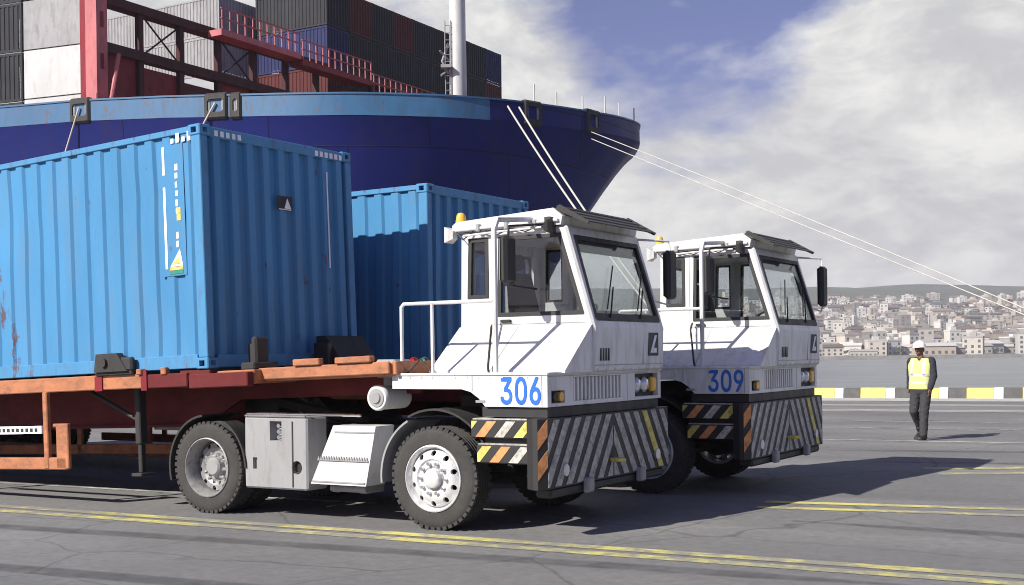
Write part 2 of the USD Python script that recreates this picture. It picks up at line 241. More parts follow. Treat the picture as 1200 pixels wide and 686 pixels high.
def tube(pts, r, n=8):
    """A round bar through the points, mitred at the bends."""
    P = np.array(pts, float); T = np.gradient(P, axis=0) if len(P) > 2 else np.repeat([P[1] - P[0]], 2, 0)
    for i in range(1, len(P) - 1):
        a = (P[i] - P[i - 1]) / np.linalg.norm(P[i] - P[i - 1]); b = (P[i + 1] - P[i]) / np.linalg.norm(P[i + 1] - P[i]); T[i] = a + b
    T[0] = P[1] - P[0]; T[-1] = P[-1] - P[-2]; T /= np.linalg.norm(T, axis=1)[:, None]
    u = np.cross(T[0], [0, 0, 1.] if abs(T[0][2]) < .9 else [1., 0, 0]); u /= np.linalg.norm(u)
    V, t = [], np.linspace(0, 2 * np.pi, n, endpoint=False)
    for i in range(len(P)):
        u = u - T[i] * (u @ T[i]); u /= np.linalg.norm(u); w = np.cross(T[i], u)
        V.append(P[i] + r * (np.cos(t)[:, None] * u + np.sin(t)[:, None] * w))
    V = np.vstack(V + [P[:1], P[-1:]]); F = []; m = len(P)
    for i in range(m - 1):
        for k in range(n):
            a, b = i * n + k, i * n + (k + 1) % n; F += [[a, b, b + n], [a, b + n, a + n]]
    for k in range(n): F += [[m * n, (k + 1) % n, k], [m * n + 1, (m - 1) * n + k, (m - 1) * n + (k + 1) % n]]
    return trimesh.Trimesh(V, F, process=False)
def lathe_y(profile, n=40):
    """profile of (radius, y) turned about the y axis through the origin; the profile may be closed."""
    pr = np.array(profile, float); t = np.linspace(0, 2 * np.pi, n, endpoint=False); m = len(pr)
    V = np.vstack([np.c_[pr[:, 0] * np.cos(a), pr[:, 1], pr[:, 0] * np.sin(a)] for a in t]); F = []
    for i in range(n):
        j = (i + 1) % n
        for k in range(m - 1): F += [[i * m + k, i * m + k + 1, j * m + k + 1], [i * m + k, j * m + k + 1, j * m + k]]
    q = trimesh.Trimesh(V, F, process=False); q.merge_vertices(); q.update_faces(q.nondegenerate_faces())
    if q.is_watertight and q.volume < 0: q.invert()
    return q
def moved(m, d): m = m.copy(); m.apply_translation(d); return m
def mirror_y(m): m = m.copy(); m.vertices = m.vertices * [1, -1, 1]; m.invert(); return m
def text_xz(text, h, x, y, z, bold=True, squeeze=1.):
    """Lettering on a face that looks towards -y: reads along +x."""
    m = meshkit.text_mesh(text, h, .004, bold); v = m.vertices.copy()
    m.vertices = np.c_[x + v[:, 0] * squeeze, y - v[:, 2], z + v[:, 1]]; return m
def arc_xz(cx, cz, r, a0, a1, th, y0, y1, n=14):
    a = np.radians(np.linspace(a0, a1, n))
    outer = np.c_[cx + (r + th) * np.cos(a), cz + (r + th) * np.sin(a)]; inner = np.c_[cx + r * np.cos(a), cz + r * np.sin(a)]
    return pxz(Polygon(np.vstack([outer, inner[::-1]])), y0, y1)

# ------------------------------------------------------------------ wheels (axle along y; the outer face looks towards -y when side = -1)
def wheel(parent, x, y_out, side, rear=False, R=.49):
    pp = str(parent.GetPath()); w = UsdGeom.Xform.Define(stage, pp + '/' + numbered(pp, 'wheel'))
    w.AddTranslateOp().Set(Gf.Vec3d(x, y_out, R)); w.AddRotateYOp().Set(float(rng.uniform(0, 30))); wp = w.GetPrim()
    fl = (lambda q: q) if side < 0 else mirror_y
    def tyre_mesh(y0, W=.28):
        pr = [(.315, y0 + .02), (.33, y0 + .004), (.38, y0 - .012 + .012), (.425, y0 + .002), (.455, y0 + .012), (R - .014, y0 + .028), (R, y0 + .05)]
        for k in range(4):
            c = y0 + .05 + (W - .1) * (k + .5) / 4
            pr += [(R, c - .016), (R - .016, c - .010), (R - .016, c + .010), (R, c + .016)]
        pr += [(R, y0 + W - .05), (R - .014, y0 + W - .028), (.455, y0 + W - .012), (.38, y0 + W), (.315, y0 + W - .02), (.315, y0 + .02)]
        t = lathe_y(pr, 48); lugs = []
        for k in range(44):
            a = 2 * np.pi * k / 44; q = bx(R - .03, R + .002, y0 + .015, y0 + .055, -.022, .022)
            q.apply_transform(trimesh.transformations.rotation_matrix(-a, [0, 1, 0])); lugs.append(q)
            q2 = moved(bx(R - .03, R + .002, 0, .04, -.022, .022), [0, y0 + W - .055, 0]); q2.apply_transform(trimesh.transformations.rotation_matrix(-a - .07, [0, 1, 0])); lugs.append(q2)
        return cat_([t] + lugs)
    part(wp, 'tyre', fl(tyre_mesh(0)), 'tyre', 30)
    if rear: part(wp, 'tyre', fl(tyre_mesh(.32)), 'tyre', 30)
    d = .15 if rear else .035                                   # how deep the disc sits
    rim = lathe_y([(.322, .012), (.318, -.004), (.308, -.008), (.300, .006), (.285, .03), (.278, .09), (.276, .25), (.3, .26), (.322, .25), (.322, .012)], 44)
    if rear: disc = lathe_y([(.278, d + .03), (.255, d), (.2, d - .01), (.17, d + .012), (.02, d + .015), (.02, d + .03), (.17, d + .03), (.255, d + .02), (.278, d + .05), (.278, d + .03)], 44)
    else: disc = lathe_y([(.284, d + .04), (.262, d - .005), (.225, d - .03), (.185, d - .035), (.17, d - .02), (.02, d - .02), (.02, d), (.17, d), (.2, d - .01), (.262, d + .02), (.284, d + .06), (.284, d + .04)], 44)
    holes = [cyl((.238 * math.cos(a), -.3, .238 * math.sin(a)), (.238 * math.cos(a), .4, .238 * math.sin(a)), .027, 12) for a in np.arange(10) * 2 * np.pi / 10]
    disc = cut(disc, *holes)
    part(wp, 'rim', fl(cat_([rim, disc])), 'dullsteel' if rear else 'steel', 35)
    h0 = d - .05 if rear else d - .075
    if rear: hub = lathe_y([(0, h0 - .02), (.08, h0 - .02), (.10, h0), (.108, d), (.108, d + .03), (0, d + .03)], 28)
    else: hub = lathe_y([(0, h0), (.07, h0), (.088, h0 + .012), (.095, d - .02), (.12, d - .02), (.12, d + .01), (0, d + .01)], 28)
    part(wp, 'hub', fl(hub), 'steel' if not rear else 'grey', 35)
    for k in range(10):
        a = (k + .5) * 2 * np.pi / 10; c = np.array([.145 * math.cos(a), d - .02, .145 * math.sin(a)])
        part(wp, 'lug_nut', fl(cyl(c, c - [0, .035, 0], .017, 6)), 'chrome', 20)
    part(wp, 'brake_drum', fl(cyl((0, d + .03, 0), (0, .30, 0), .2, 20)), 'frame')
    return wp

def clip(polys, area):
    out = [Polygon(p).intersection(area) for p in polys]
    return [g for o in out for g in getattr(o, 'geoms', [o]) if g.area > 2e-4 and g.geom_type == 'Polygon']

# ------------------------------------------------------------------ terminal tractor: x forward, y to its left (away from the camera), origin under the front axle
def tractor(number, loc, rz, label):
    T = thing('terminal_tractor', label, 'tractor unit', loc, rz, group='white port tractors')
    P = lambda n, m, mat, s=35, parent=T, label=None: part(parent, n, m, mat, s, label)
    # chassis
    ch = [bx(-3.7, 1.15, s * .38 - .04, s * .38 + .04, .66, .94, .01) for s in (-1, 1)] + [bx(x - .05, x + .05, -.4, .4, .70, .88, .01) for x in (-3.6, -2.4, -1.5, -.75, .55)]
    P('chassis_frame', ch, 'frame')
    P('front_axle', [tube([(0, -.95, .49), (0, -.6, .44), (0, .6, .44), (0, .95, .49)], .07)] + [bx(-.45, .45, s * .45 - .04, s * .45 + .04, .50, .58, .01) for s in (-1, 1)], 'frame')
    P('rear_axle', [cyl((-2.95, -.9, .49), (-2.95, .9, .49), .1), trimesh.creation.icosphere(2, .24).apply_translation([-2.95, 0, .49])], 'frame')
    P('engine', [bx(-.3, .9, -.33, .33, .55, 1.3, .06), cyl((-2.4, 0, .6), (-.3, 0, .75), .06), bx(-1.0, -.3, -.25, .25, .5, 1.0, .08)], 'frame')
    # fifth wheel and its lift arms
    P('fifth_wheel', pxy(Polygon([(-3.55, -.2), (-3.35, -.42), (-2.75, -.45), (-2.45, -.3), (-2.45, .3), (-2.75, .45), (-3.35, .42), (-3.55, .2), (-3.1, .04), (-3.1, -.04)]), 1.22, 1.28), 'frame')
    for s in (-1, 1): P('lift_arm', [tube([(-1.5, s * .3, .95), (-2.95, s * .3, 1.2)], .06), bx(-3.2, -2.7, s * .3 - .05, s * .3 + .05, .94, 1.22, .02)], 'frame')
    for s in (-1, 1): P('lift_cylinder', [cyl((-2.1, s * .15, .75), (-2.6, s * .15, 1.15), .06), cyl((-2.4, s * .15, .99), (-2.8, s * .15, 1.22), .035)], 'grey')
    # wheels and mudguards
    for s in (-1, 1):
        wheel(T, 0, s * 1.2, s); wheel(T, -2.95, s * 1.2, s, True)
        y0, y1 = (-1.2, -.62) if s < 0 else (.62, 1.2)
        g = P('rear_mudguard', arc_xz(-2.95, .49, .545, 96, 196, .022, y0, y1), 'frame')
        P('rear_mudguard', arc_xz(-2.95, .49, .545, 2, 62, .022, y0, y1), 'frame')
        P('mudguard_stay', [tube([(-2.95 + .55 * math.cos(a), s * .45, .49 + .55 * math.sin(a)), (-2.95 + .55 * math.cos(a), s * 1.0, .49 + .55 * math.sin(a))], .02) for a in (2.2, 3.0, .6)], 'grey')
        P('front_mudguard', arc_xz(0, .49, .60, 118, 186, .02, y0, y1), 'grey')
        P('wheel_arch', arc_xz(0, .49, .64, 28, 118, .02, s * .55, s * 1.17), 'frame')
    # tanks between the axles on the near side
    tank = cut(bx(-2.42, -1.56, -1.18, -.86, .30, 1.04, .018), bx(-2.06, -1.90, -1.3, -1.08, .80, 1.0), cyl((-1.70, -1.3, .53), (-1.70, -1.1, .53), .07, 16), bx(-2.30, -2.24, -1.3, -1.14, .50, .62))
    P('hydraulic_tank', tank, 'grey', 30)
    P('hydraulic_valve', [cyl((-1.98, -1.14, .83 + .06 * k), (-1.98, -1.09, .83 + .06 * k), .022, 10) for k in range(3)], 'chrome')
    P('filler_cap', [cyl((-1.70, -1.14, .53), (-1.70, -1.10, .53), .055, 16)], 'black')
    P('tank_seam', [bx(-1.76, -1.745, -1.186, -1.178, .33, 1.0)], 'frame'); P('tank_strap', [bx(-2.40, -1.58, -1.188, -1.17, 1.045, 1.062), bx(-2.42, -.9, -1.15, -1.11, 1.055, 1.085, .01)], 'chrome')
    st = P('step_tank', pxz([(-1.20, .97), (-.67, .97), (-.80, .38), (-1.50, .38)], -1.2, -.90), 'lgrey', 20)
    teeth = [pxz([(-1.40 + .032 * k, .62), (-1.384 + .032 * k, .665), (-1.368 + .032 * k, .62)], -1.215, -1.2) for k in range(20)]
    P('step_tread', teeth, 'grey', 20, st); P('tank_rim', [bx(-1.18, -.68, -1.208, -1.2, .90, .915), bx(-1.48, -.81, -1.208, -1.2, .40, .415)], 'grey', 20, st)
    P('tank_bracket', [bx(-1.4, -1.3, -1.0, -.7, .28, .38, .01), bx(-1.05, -.95, -1.0, -.7, .28, .38, .01), cyl((-1.35, -1.05, .33), (-.9, -1.05, .33), .035)], 'grey')
    P('battery_box', bx(-2.2, -1.0, .5, 1.15, .38, .95, .02), 'grey')
    af = P('air_filter', [lathe_y([(0, -.02), (.115, -.02), (.128, 0), (.128, .02), (.118, .03), (.118, .40), (0, .40)], 28).apply_translation([-.70, -1.12, 1.245])], 'lgrey')
    P('filter_cap', [lathe_y([(.0, -.045), (.05, -.045), (.06, -.03), (.09, -.028), (.09, -.018), (0, -.018)], 20).apply_translation([-.70, -1.12, 1.245])], 'grey', 35, af)
    P('air_intake', [bx(-.76, -.50, -1.1, -.8, 1.44, 1.62, .03), cyl((-.68, -.95, 1.36), (-.68, -.95, 1.46), .06)], 'grey')
    for k, mt in enumerate(('redlens', 'tgreen')):
        t = np.linspace(0, 14 * np.pi, 110); P('air_hose', tube(np.c_[-.62 - .5 * t / t[-1], .0 + .2 * k + .05 * np.cos(t), 1.62 - .12 * np.sin(np.pi * t / t[-1]) + .05 * np.sin(t)], .012, 5), mt)
    # deck: side profile with the arch cut, extruded across
    deck = pxz([(-.46, 1.475), (1.26, 1.475), (1.26, 1.175), (.60, 1.175), (.53, 1.25), (.44, 1.31), (.34, 1.335), (-.46, 1.335)], -1.2, 1.2)
    deck = cut(deck, bx(1.12, 1.4, -.72, .28, 1.215, 1.435), bx(1.20, 1.4, .58, 1.13, 1.205, 1.44), bx(1.21, 1.4, -1.13, -.88, 1.205, 1.32))
    dk = P('deck', deck, 'white', 25)
    P('deck_edge', [bx(-.47, 1.27, -1.212, -1.19, 1.462, 1.487, .004), bx(1.25, 1.275, -1.2, 1.2, 1.462, 1.487, .004)], 'white', 25, dk)
    P('panel_seam', [bx(.455, .463, -1.2035, -1.198, 1.32, 1.46), bx(1.20, 1.206, -1.2035, -1.198, 1.18, 1.46)], 'grey', 25, dk)
    P('fleet_number', text_xz(number, .235, .755, -1.2005, 1.205, True, .72), 'blue_text', 20, dk)
    for x in np.arange(-.38, 1.25, .13):
        P('rivet', [cyl((x, -1.2, z), (x, -1.2055, z), .009, 8) for z in (1.445,)], 'lgrey', 30, dk)
    P('panel_seam', [bx(1.258, 1.2625, -1.19, 1.19, 1.447, 1.452), bx(1.258, 1.2625, .40, .406, 1.18, 1.447)], 'grey', 20, dk)
    P('deck_latch', bx(.50, .60, -1.206, -1.2, 1.21, 1.235), 'grey', 20, dk)
    for k in range(14): P('grille_slat', bx(1.215, 1.262, -.715 + .0745 * k, -.715 + .0745 * k + .033, 1.217, 1.433, .003), 'white', 20, dk)
    P('grille_back', bx(1.122, 1.13, -.715, .275, 1.218, 1.432), 'black', 20, dk)
    P('lamp_recess', bx(1.196, 1.204, .585, 1.125, 1.208, 1.438), 'black', 20, dk); P('lamp_recess', bx(1.206, 1.212, -1.125, -.885, 1.208, 1.318), 'black', 20, dk)
    for y in (.69, .87): hl = P('headlight', lathe_y([(0, -.03), (.05, -.024), (.075, 0), (.08, .012), (.07, .03), (0, .03)], 24).apply_transform(trimesh.transformations.rotation_matrix(math.pi / 2, [0, 0, 1])).apply_translation([1.235, y, 1.325]), 'lens', 40, dk)
    P('indicator', bx(1.205, 1.262, .985, 1.10, 1.25, 1.40, .015), 'amber', 40, dk)
    P('indicator', cyl((1.205, -.95, 1.262), (1.268, -.95, 1.262), .042, 16), 'amber', 40, dk); P('marker_lamp', cyl((1.205, -1.06, 1.262), (1.268, -1.06, 1.262), .042, 16), 'black', 40, dk)
    P('deck_underside', [bx(.55, 1.24, -1.17, 1.17, 1.08, 1.172)], 'black', 20)
    # step box below the fleet number, two rungs wearing hazard stripes
    sb = P('step_box', [bx(.50, 1.24, -1.14, -.55, .66, 1.06, .015), bx(.44, 1.25, -1.21, -1.0, .885, 1.055, .012), bx(.50, 1.25, -1.21, -1.0, .655, .825, .012)], 'black', 25); P('step_box', bx(.50, 1.24, .58, 1.2, .66, 1.06, .015), 'black')
    for (z0, z1, x0, ph) in ((.885, 1.055, .44, 0), (.655, .825, .50, .09)):
        ar = sbox(x0 + .012, z0 + .012, 1.238, z1 - .012)
        k = 0
        for xx in np.arange(x0 - .16 + ph, 1.3, .205):
            for g in clip([[(xx, z0), (xx + .10, z0), (xx + .25, z1), (xx + .15, z1)]], ar):
                P('hazard_stripe', pxz(g, -1.2135, -1.2085), ('hyellow', 'horange', 'cream', 'hyellow')[k % 4], 20, sb); k += 1
    P('step_plate', [bx(.46, 1.22, -1.2, -.8, 1.056, 1.068), bx(.52, 1.22, -1.2, -.9, .826, .838)], 'grubby', 20, sb)
    # bumper with chevrons
    corner = .10
    bp = Polygon([(1.10, -1.30), (1.20, -1.37), (1.25, -1.37), (1.30, -1.28), (1.30, 1.28), (1.25, 1.37), (1.20, 1.37), (1.10, 1.30)])
    bm = P('bumper', [pxy(bp, .45, 1.075), bx(1.0, 1.12, -.9, .9, .5, 1.0, .02), bx(1.12, 1.285, -1.2, 1.2, .36, .452, .02)], 'black', 25)
    ar = sbox(-1.275, .465, 1.275, 1.062)
    for s in (-1, 1):
        k = 0
        for b0 in np.arange(-.8, 1.5, .205):
            # outer ends lower than the middle: an inverted V
            pl = [(s * b0, 1.08), (s * (b0 + .112), 1.08), (s * (b0 + .112 + .42), .45), (s * (b0 + .42), .45)]
            half = sbox(0.012, .465, 1.275, 1.062) if s > 0 else sbox(-1.275, .465, -.012, 1.062)
            for g in clip([pl], half):
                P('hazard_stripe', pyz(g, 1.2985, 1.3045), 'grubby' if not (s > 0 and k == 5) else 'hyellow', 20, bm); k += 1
    for k in range(2):
        z = .53 + .27 * k
        for yy, nx in ((-1.325, 0), ):
            P('hazard_stripe', hull([(1.252, -1.372, z), (1.252, -1.372, z + .16), (1.303, -1.283, z + .12), (1.303, -1.283, z + .27), (1.250, -1.366, z), (1.298, -1.280, z + .12), (1.298, -1.28, z + .27), (1.25, -1.366, z + .16)]), 'horange', 20, bm)
    P('tow_hook', tube([(1.28, -.05, .62), (1.38, -.05, .62), (1.42, 0, .62), (1.38, .05, .62), (1.28, .05, .62)], .02), 'hyellow', 35, bm)
    P('tow_bracket', [bx(1.29, 1.36, -.62, -.5, .36, .50, .015), bx(1.29, 1.36, .5, .62, .36, .5, .015)], 'grey', 30, bm)
    P('fog_lamp', [cyl((1.29, y, .60), (1.325, y, .60), .055, 16) for y in (.98,)], 'lens', 35, bm); P('fog_lamp', cyl((1.29, -.98, .60), (1.325, -.98, .60), .055, 16), 'lens', 35, bm)
    # cab: shell with window openings; y from -.42 (near) to 1.15
    prof = [(-.20, 1.476), (1.32, 1.476), (1.335, 1.90), (1.045, 2.88), (-.17, 2.88)]
    pb = Polygon(prof); po_ = np.array(pb.buffer(-.03).buffer(.03, quad_segs=3).exterior.coords)[:-1]; pi_ = np.array(pb.buffer(-.03).buffer(.008, quad_segs=3).exterior.coords)[:-1]
    outer = hull([(x, y, z) for x, z in po_ for y in (-.398, 1.128)] + [(x, y, z) for x, z in pi_ for y in (-.42, 1.15)])
    inn = pxz([(-.14, 1.53), (1.26, 1.53), (1.275, 1.90), (1.0, 2.82), (-.12, 2.82)], -.365, 1.095)
    side_f = [(.27, 2.035), (1.215, 2.035), (.975, 2.80), (.29, 2.80)]; side_q = [(-.08, 2.22), (.15, 2.22), (.15, 2.80), (-.06, 2.80)]
    ws = [(-.34, 1.985), (1.07, 1.985), (1.05, 2.78), (-.32, 2.78)]
    rear = sbox(-.22, 2.05, .95, 2.72)
    shell = cut(outer, inn, pxz(side_f, -.6, 1.4), pxz(side_q, -.6, 1.4), pyz(ws, .98, 1.5), pyz(rear, -.4, -.05))
    cab = P('cab', shell, 'white', 22)
    def ring(poly, w): q = Polygon(poly) if not isinstance(poly, Polygon) else poly; return q.difference(q.buffer(-w, join_style=2))
    for sy in (-1, 1):
        y = -.42 if sy < 0 else 1.15
        for nm, po in (('side_window', side_f), ('quarter_window', side_q)):
            wn = P(nm, pxz(Polygon(po).buffer(-.01), y - sy * .022, y - sy * .028), 'glass', 20, cab)
            P('window_seal', pxz(ring(Polygon(po).buffer(.012), .04), y + sy * .006, y - sy * .03), 'black', 20, wn)
    sl = lambda z: 1.335 - (z - 1.90) * (.29 / .98)          # the windscreen's slope
    def on_slope(poly, d0, d1):
        m = pyz(poly, 0, 1); v = m.vertices; v[:, 0] = np.where(v[:, 0] > .5, d1, d0) + sl(v[:, 2]); m.vertices = v; return m
    wsn = P('windscreen', on_slope(Polygon(ws).buffer(-.01), -.022, -.016), 'glass', 20, cab)
    P('window_seal', on_slope(ring(Polygon(ws).buffer(.014), .045), -.03, .005), 'black', 20, wsn)
    P('wiper_panel', on_slope(sbox(-.33, 1.962, 1.06, 2.035), -.01, .004), 'black', 20, wsn)
    P('sun_band', on_slope(sbox(-.31, 2.63, 1.04, 2.77), -.035, -.024), 'dash', 20, wsn)
    for y0 in (-.05, .62): P('wiper', [tube([(sl(2.0) + .012, y0, 2.0), (sl(2.3) + .02, y0 + .22, 2.3)], .008, 6), tube([(sl(2.08) + .012, y0 - .02, 2.08), (sl(2.52) + .012, y0 + .36, 2.52)], .007, 6)], 'black', 30, wsn)
    rw = P('rear_window', pyz(rear.buffer(-.01), -.18, -.174), 'glass', 20, cab); P('window_seal', pyz(ring(rear.buffer(.012), .04), -.206, -.165), 'black', 20, rw)
    P('door_seam', [bx(.215, .222, -.4235, -.418, 1.95, 2.86), bx(.222, 1.24, -.4235, -.418, 1.945, 1.952)], 'grey', 20, cab)
    P('door_handle', bx(.30, .42, -.45, -.418, 1.965, 1.995, .008), 'black', 30, cab)
    for k in range(4): P('vent_slot', bx(1.318, 1.332, -.30 + .055 * k, -.275 + .055 * k, 1.58, 1.70), 'black', 20, cab)
    P('panel_seam', [bx(1.322, 1.3285, -.40, 1.13, 1.535, 1.54), bx(1.3235, 1.330, .64, .646, 1.54, 1.90)], 'grey', 20, cab)
    P('cab_bolt', [cyl((1.32, y, 1.50), (1.327, y, 1.50), .011, 8) for y in np.arange(-.34, 1.12, .18)], 'lgrey', 30, cab)
    lg = P('emblem_plate', bx(1.322, 1.334, .76, 1.0, 1.62, 1.86, .004), 'dash', 20, cab)
    P('emblem', [pyz([(.80, 1.65), (.85, 1.65), (.96, 1.83), (.91, 1.83)], 1.333, 1.338), pyz([(.86, 1.65), (.95, 1.65), (.95, 1.70), (.89, 1.70)], 1.333, 1.338)], 'mark', 20, lg)
    # skirt that widens the cab's foot to the deck
    sk = P('cab_skirt', hull([(x, y, z) for x in (-.19, 1.31) for (y, z) in ((-.425, 1.93), (-.425, 1.478), (-.96, 1.478), (-.96, 1.50))]), 'white', 20)
    P('skirt_seam', [hull([(x, -.425 - .535 * t - .004, 1.93 - .43 * t) for x in (.50, .508) for t in (0.02, 1)] + [(x, -.425 - .535 * t + .02, 1.93 - .43 * t - .02) for x in (.50, .508) for t in (0.02, 1)])], 'grey', 20, sk)
    P('step_rail', tube([(.27, -.47, 2.0), (.31, -.62, 1.92), (.52, -1.02, 1.53), (.53, -1.02, 1.477)], .012), 'frame')
    # interior
    P('dashboard', [bx(.85, 1.24, -.36, 1.09, 1.75, 1.99, .05), bx(.9, 1.2, -.1, .45, 1.95, 2.07, .04)], 'dash')
    P('steering_wheel', [tube([(.78 + .19 * math.cos(a) * .75, .36 + .2 * math.sin(a), 2.03 + .19 * math.cos(a) * .6) for a in np.linspace(0, 2 * np.pi, 25)], .014), tube([(.98, .36, 1.85), (.78, .36, 2.03)], .025)], 'black')
    seat = P('driver_seat', [bx(.12, .62, .12, .62, 1.78, 1.93, .06), hull([(.05, .14, 1.9), (.2, .14, 1.9), (.05, .6, 1.9), (.2, .6, 1.9), (-.02, .2, 2.5), (.08, .2, 2.5), (-.02, .54, 2.5), (.08, .54, 2.5)]), bx(.2, .5, .22, .52, 1.53, 1.8, .03)], 'seat')
    P('headrest', bx(-.05, .06, .25, .49, 2.53, 2.7, .04), 'seat', 35, seat)
    # roof cap, beacon, lamps, pipes
    roof = cut(hull([(x, y, z) for (x, z) in ((-.24, 2.885), (1.0, 2.885), (1.02, 2.97), (.92, 3.05), (-.20, 2.985), (-.25, 2.95)) for y in (-.45, 1.18)]), bx(.25, .75, .1, .7, 3.0, 3.2))
    rf = P('roof', roof, 'white', 25)
    P('roof_hatch', bx(.27, .73, .12, .68, 2.99, 3.05, .02), 'lgrey', 25, rf)
    P('roof_gutter', [tube([(-.2, -.465, 2.90), (.98, -.465, 2.93)], .016), tube([(-.1, -.47, 2.84), (.35, -.47, 2.86), (.8, -.47, 2.87)], .011)], 'lgrey', 35, rf)
    P('wiring', [tube([(.1, -.46, 2.88), (.3, -.47, 2.83), (.45, -.46, 2.89), (.62, -.47, 2.84), (.8, -.46, 2.9)], .008, 6), tube([(-.2, -.46, 2.9), (-.1, -.48, 2.80), (0, -.45, 2.88)], .008, 6)], 'black', 35, rf)
    P('beacon', lathe_y([(0, .0), (.05, 0), (.055, -.03), (.045, -.09), (.03, -.115), (0, -.12)], 18).apply_transform(trimesh.transformations.rotation_matrix(-math.pi / 2, [1, 0, 0])).apply_translation([-.20, -.36, 2.97]), 'amber', 40, rf)
    wl = P('work_lamp', [hull([(-.30, y, z) for y in (-.52, -.36) for z in (2.78, 2.94)] + [(-.22, y, z) for y in (-.48, -.40) for z in (2.82, 2.90)])], 'white', 25, rf)
    P('lamp_glass', bx(-.306, -.30, -.51, -.37, 2.79, 2.93), 'lens', 20, wl)
    P('work_lamp', [hull([(.93, y, z) for y in (-.58, -.42) for z in (2.80, 2.93)] + [(.86, y, z) for y in (-.54, -.46) for z in (2.83, 2.90)]), bx(.86, .92, -.52, -.40, 2.9, 2.96)], 'black', 25, rf)
    P('roof_clamp', [bx(x, x + .05, -.49, -.44, 2.87, 2.95, .01) for x in (.05, .38, .70)], 'grey', 25, rf)
    # sun visor of louvres above the windscreen
    for y in (-.42, 1.05): vs = P('visor_frame', hull([(.93, y - .012, 3.04), (.98, y - .012, 3.08), (1.30, y - .012, 2.90), (1.28, y - .012, 2.875), (.93, y + .012, 3.04), (.98, y + .012, 3.08), (1.30, y + .012, 2.90), (1.28, y + .012, 2.875)]), 'frame')
    for k in range(4):
        x, z = .98 + .082 * k, 3.05 - .045 * k
        P('visor_louvre', hull([(x + dx, y, z + dz) for y in (-.43, 1.06) for dx, dz in ((-.03, .025), (.05, -.008), (.05, -.020), (-.03, .012))]), 'dash' if k else 'frame', 20, vs)
    # mirrors
    mr = P('mirror', bx(.60, .68, -.93, -.73, 2.32, 2.77, .03), 'black'); P('mirror_glass', bx(.594, .60, -.915, -.745, 2.35, 2.74), 'chrome', 20, mr)
    P('mirror_arm', [tube([(.9, -.44, 2.90), (.66, -.84, 2.86), (.65, -.84, 2.76)], .013), tube([(.72, -.44, 2.28), (.65, -.8, 2.30), (.65, -.83, 2.34)], .011)], 'black', 35, mr)
    mr = P('mirror', bx(1.24, 1.32, 1.34, 1.54, 2.22, 2.74, .03), 'black'); P('mirror_glass', bx(1.234, 1.24, 1.355, 1.525, 2.25, 2.71), 'chrome', 20, mr)
    P('mirror_arm', [tube([(1.05, 1.14, 2.85), (1.27, 1.44, 2.84), (1.28, 1.44, 2.72)], .013), tube([(1.2, 1.15, 2.2), (1.27, 1.4, 2.16), (1.28, 1.44, 2.24)], .011)], 'lgrey', 35, mr)
    # handrail and grab pole on the walkway
    hr = P('handrail', [tube([(-.39, -1.13, 1.475), (-.39, -1.13, 2.12), (-.36, -1.13, 2.15), (.66, -1.13, 2.15)], .019)], 'white')
    P('rail_post', tube([(-.03, -1.13, 1.475), (-.03, -1.13, 2.15)], .017), 'white', 35, hr)
    P('rail_cable', [tube([(-.35, -1.11, 1.48), (-.2, -1.09, 1.62), (-.06, -1.1, 1.49)], .01)], 'frame', 35, hr)
    P('grab_pole', tube([(.67, -1.12, 1.475), (.67, -1.12, 2.80), (.67, -1.06, 2.90), (.67, -.46, 2.955)], .027), 'white')
    P('exhaust_stack', [tube([(-.32, .85, 1.2), (-.32, .85, 3.0)], .06), cyl((-.32, .85, 1.5), (-.32, .85, 2.4), .1, 18)], 'grey')
    return T
RZ = 58.5 - 90
T1_LOC, T2_LOC = (-.137, 12.70, 0), (2.20, 15.50, 0)
tractor('306', T1_LOC, RZ, 'nearest white port tractor, numbered 306, with railed walkway and striped bumper')
tractor('309', T2_LOC, RZ, 'white port tractor numbered 309 standing just behind tractor 306')

# ------------------------------------------------------------------ shipping containers (origin at the near front lower corner; x forward, y away)
def corrugated(L, H, pitch=.278, depth=.026, flip=False):
    """A corrugated sheet in the xz plane from (0, 0) to (L, H), ribs along z, relief towards -y."""
    n = max(1, round(L / pitch)); p = L / n; xs, ys = [], []
    for k in range(n):
        for a, b in ((0, 0), (.26, 0), (.38, 1), (.76, 1), (.88, 0)): xs.append((k + a) * p); ys.append(-depth * b)
    xs.append(L); ys.append(0); xs, ys = np.array(xs), np.array(ys); m = len(xs)
    zs = np.linspace(0, H, 9); V = np.vstack([np.c_[xs, ys, np.full(m, z)] for z in zs])
    global dent_seed
    dent_seed += 1; q = V * [.7, 0, 1.1] + [0, dent_seed * 7.3, 0]; f = meshkit.fbm(q, 3, dent_seed); edge_ = np.minimum(1, np.minimum(V[:, 2], H - V[:, 2]) / .3)
    V[:, 1] += edge_ * (np.clip(f - .56, 0, 1) * .10 + (f - .5) * .007)
    F = [fc for r in range(8) for i in range(r * m, r * m + m - 1) for fc in ([i, i + 1, m + i + 1], [i, m + i + 1, m + i])]
    return trimesh.Trimesh(V, F, process=False)
dent_seed = 0
def rz_(m, deg, d=(0, 0, 0)):
    m = m.copy(); m.apply_transform(trimesh.transformations.rotation_matrix(math.radians(deg), [0, 0, 1])); m.apply_translation(d); return m
def glyphs(n, h, seed, gap=.35):
    """Stencilled characters too small to read, as small blocks, stacked downwards from z = 0 in the xz plane at y = 0."""
    r = np.random.default_rng(seed); out = []
    for k in range(n):
        z = -k * h * (1 + gap); w = h * r.uniform(.45, .7); out.append(bx(0, w, 0, .003, z - h * r.uniform(.75, 1), z))
    return cat_(out)
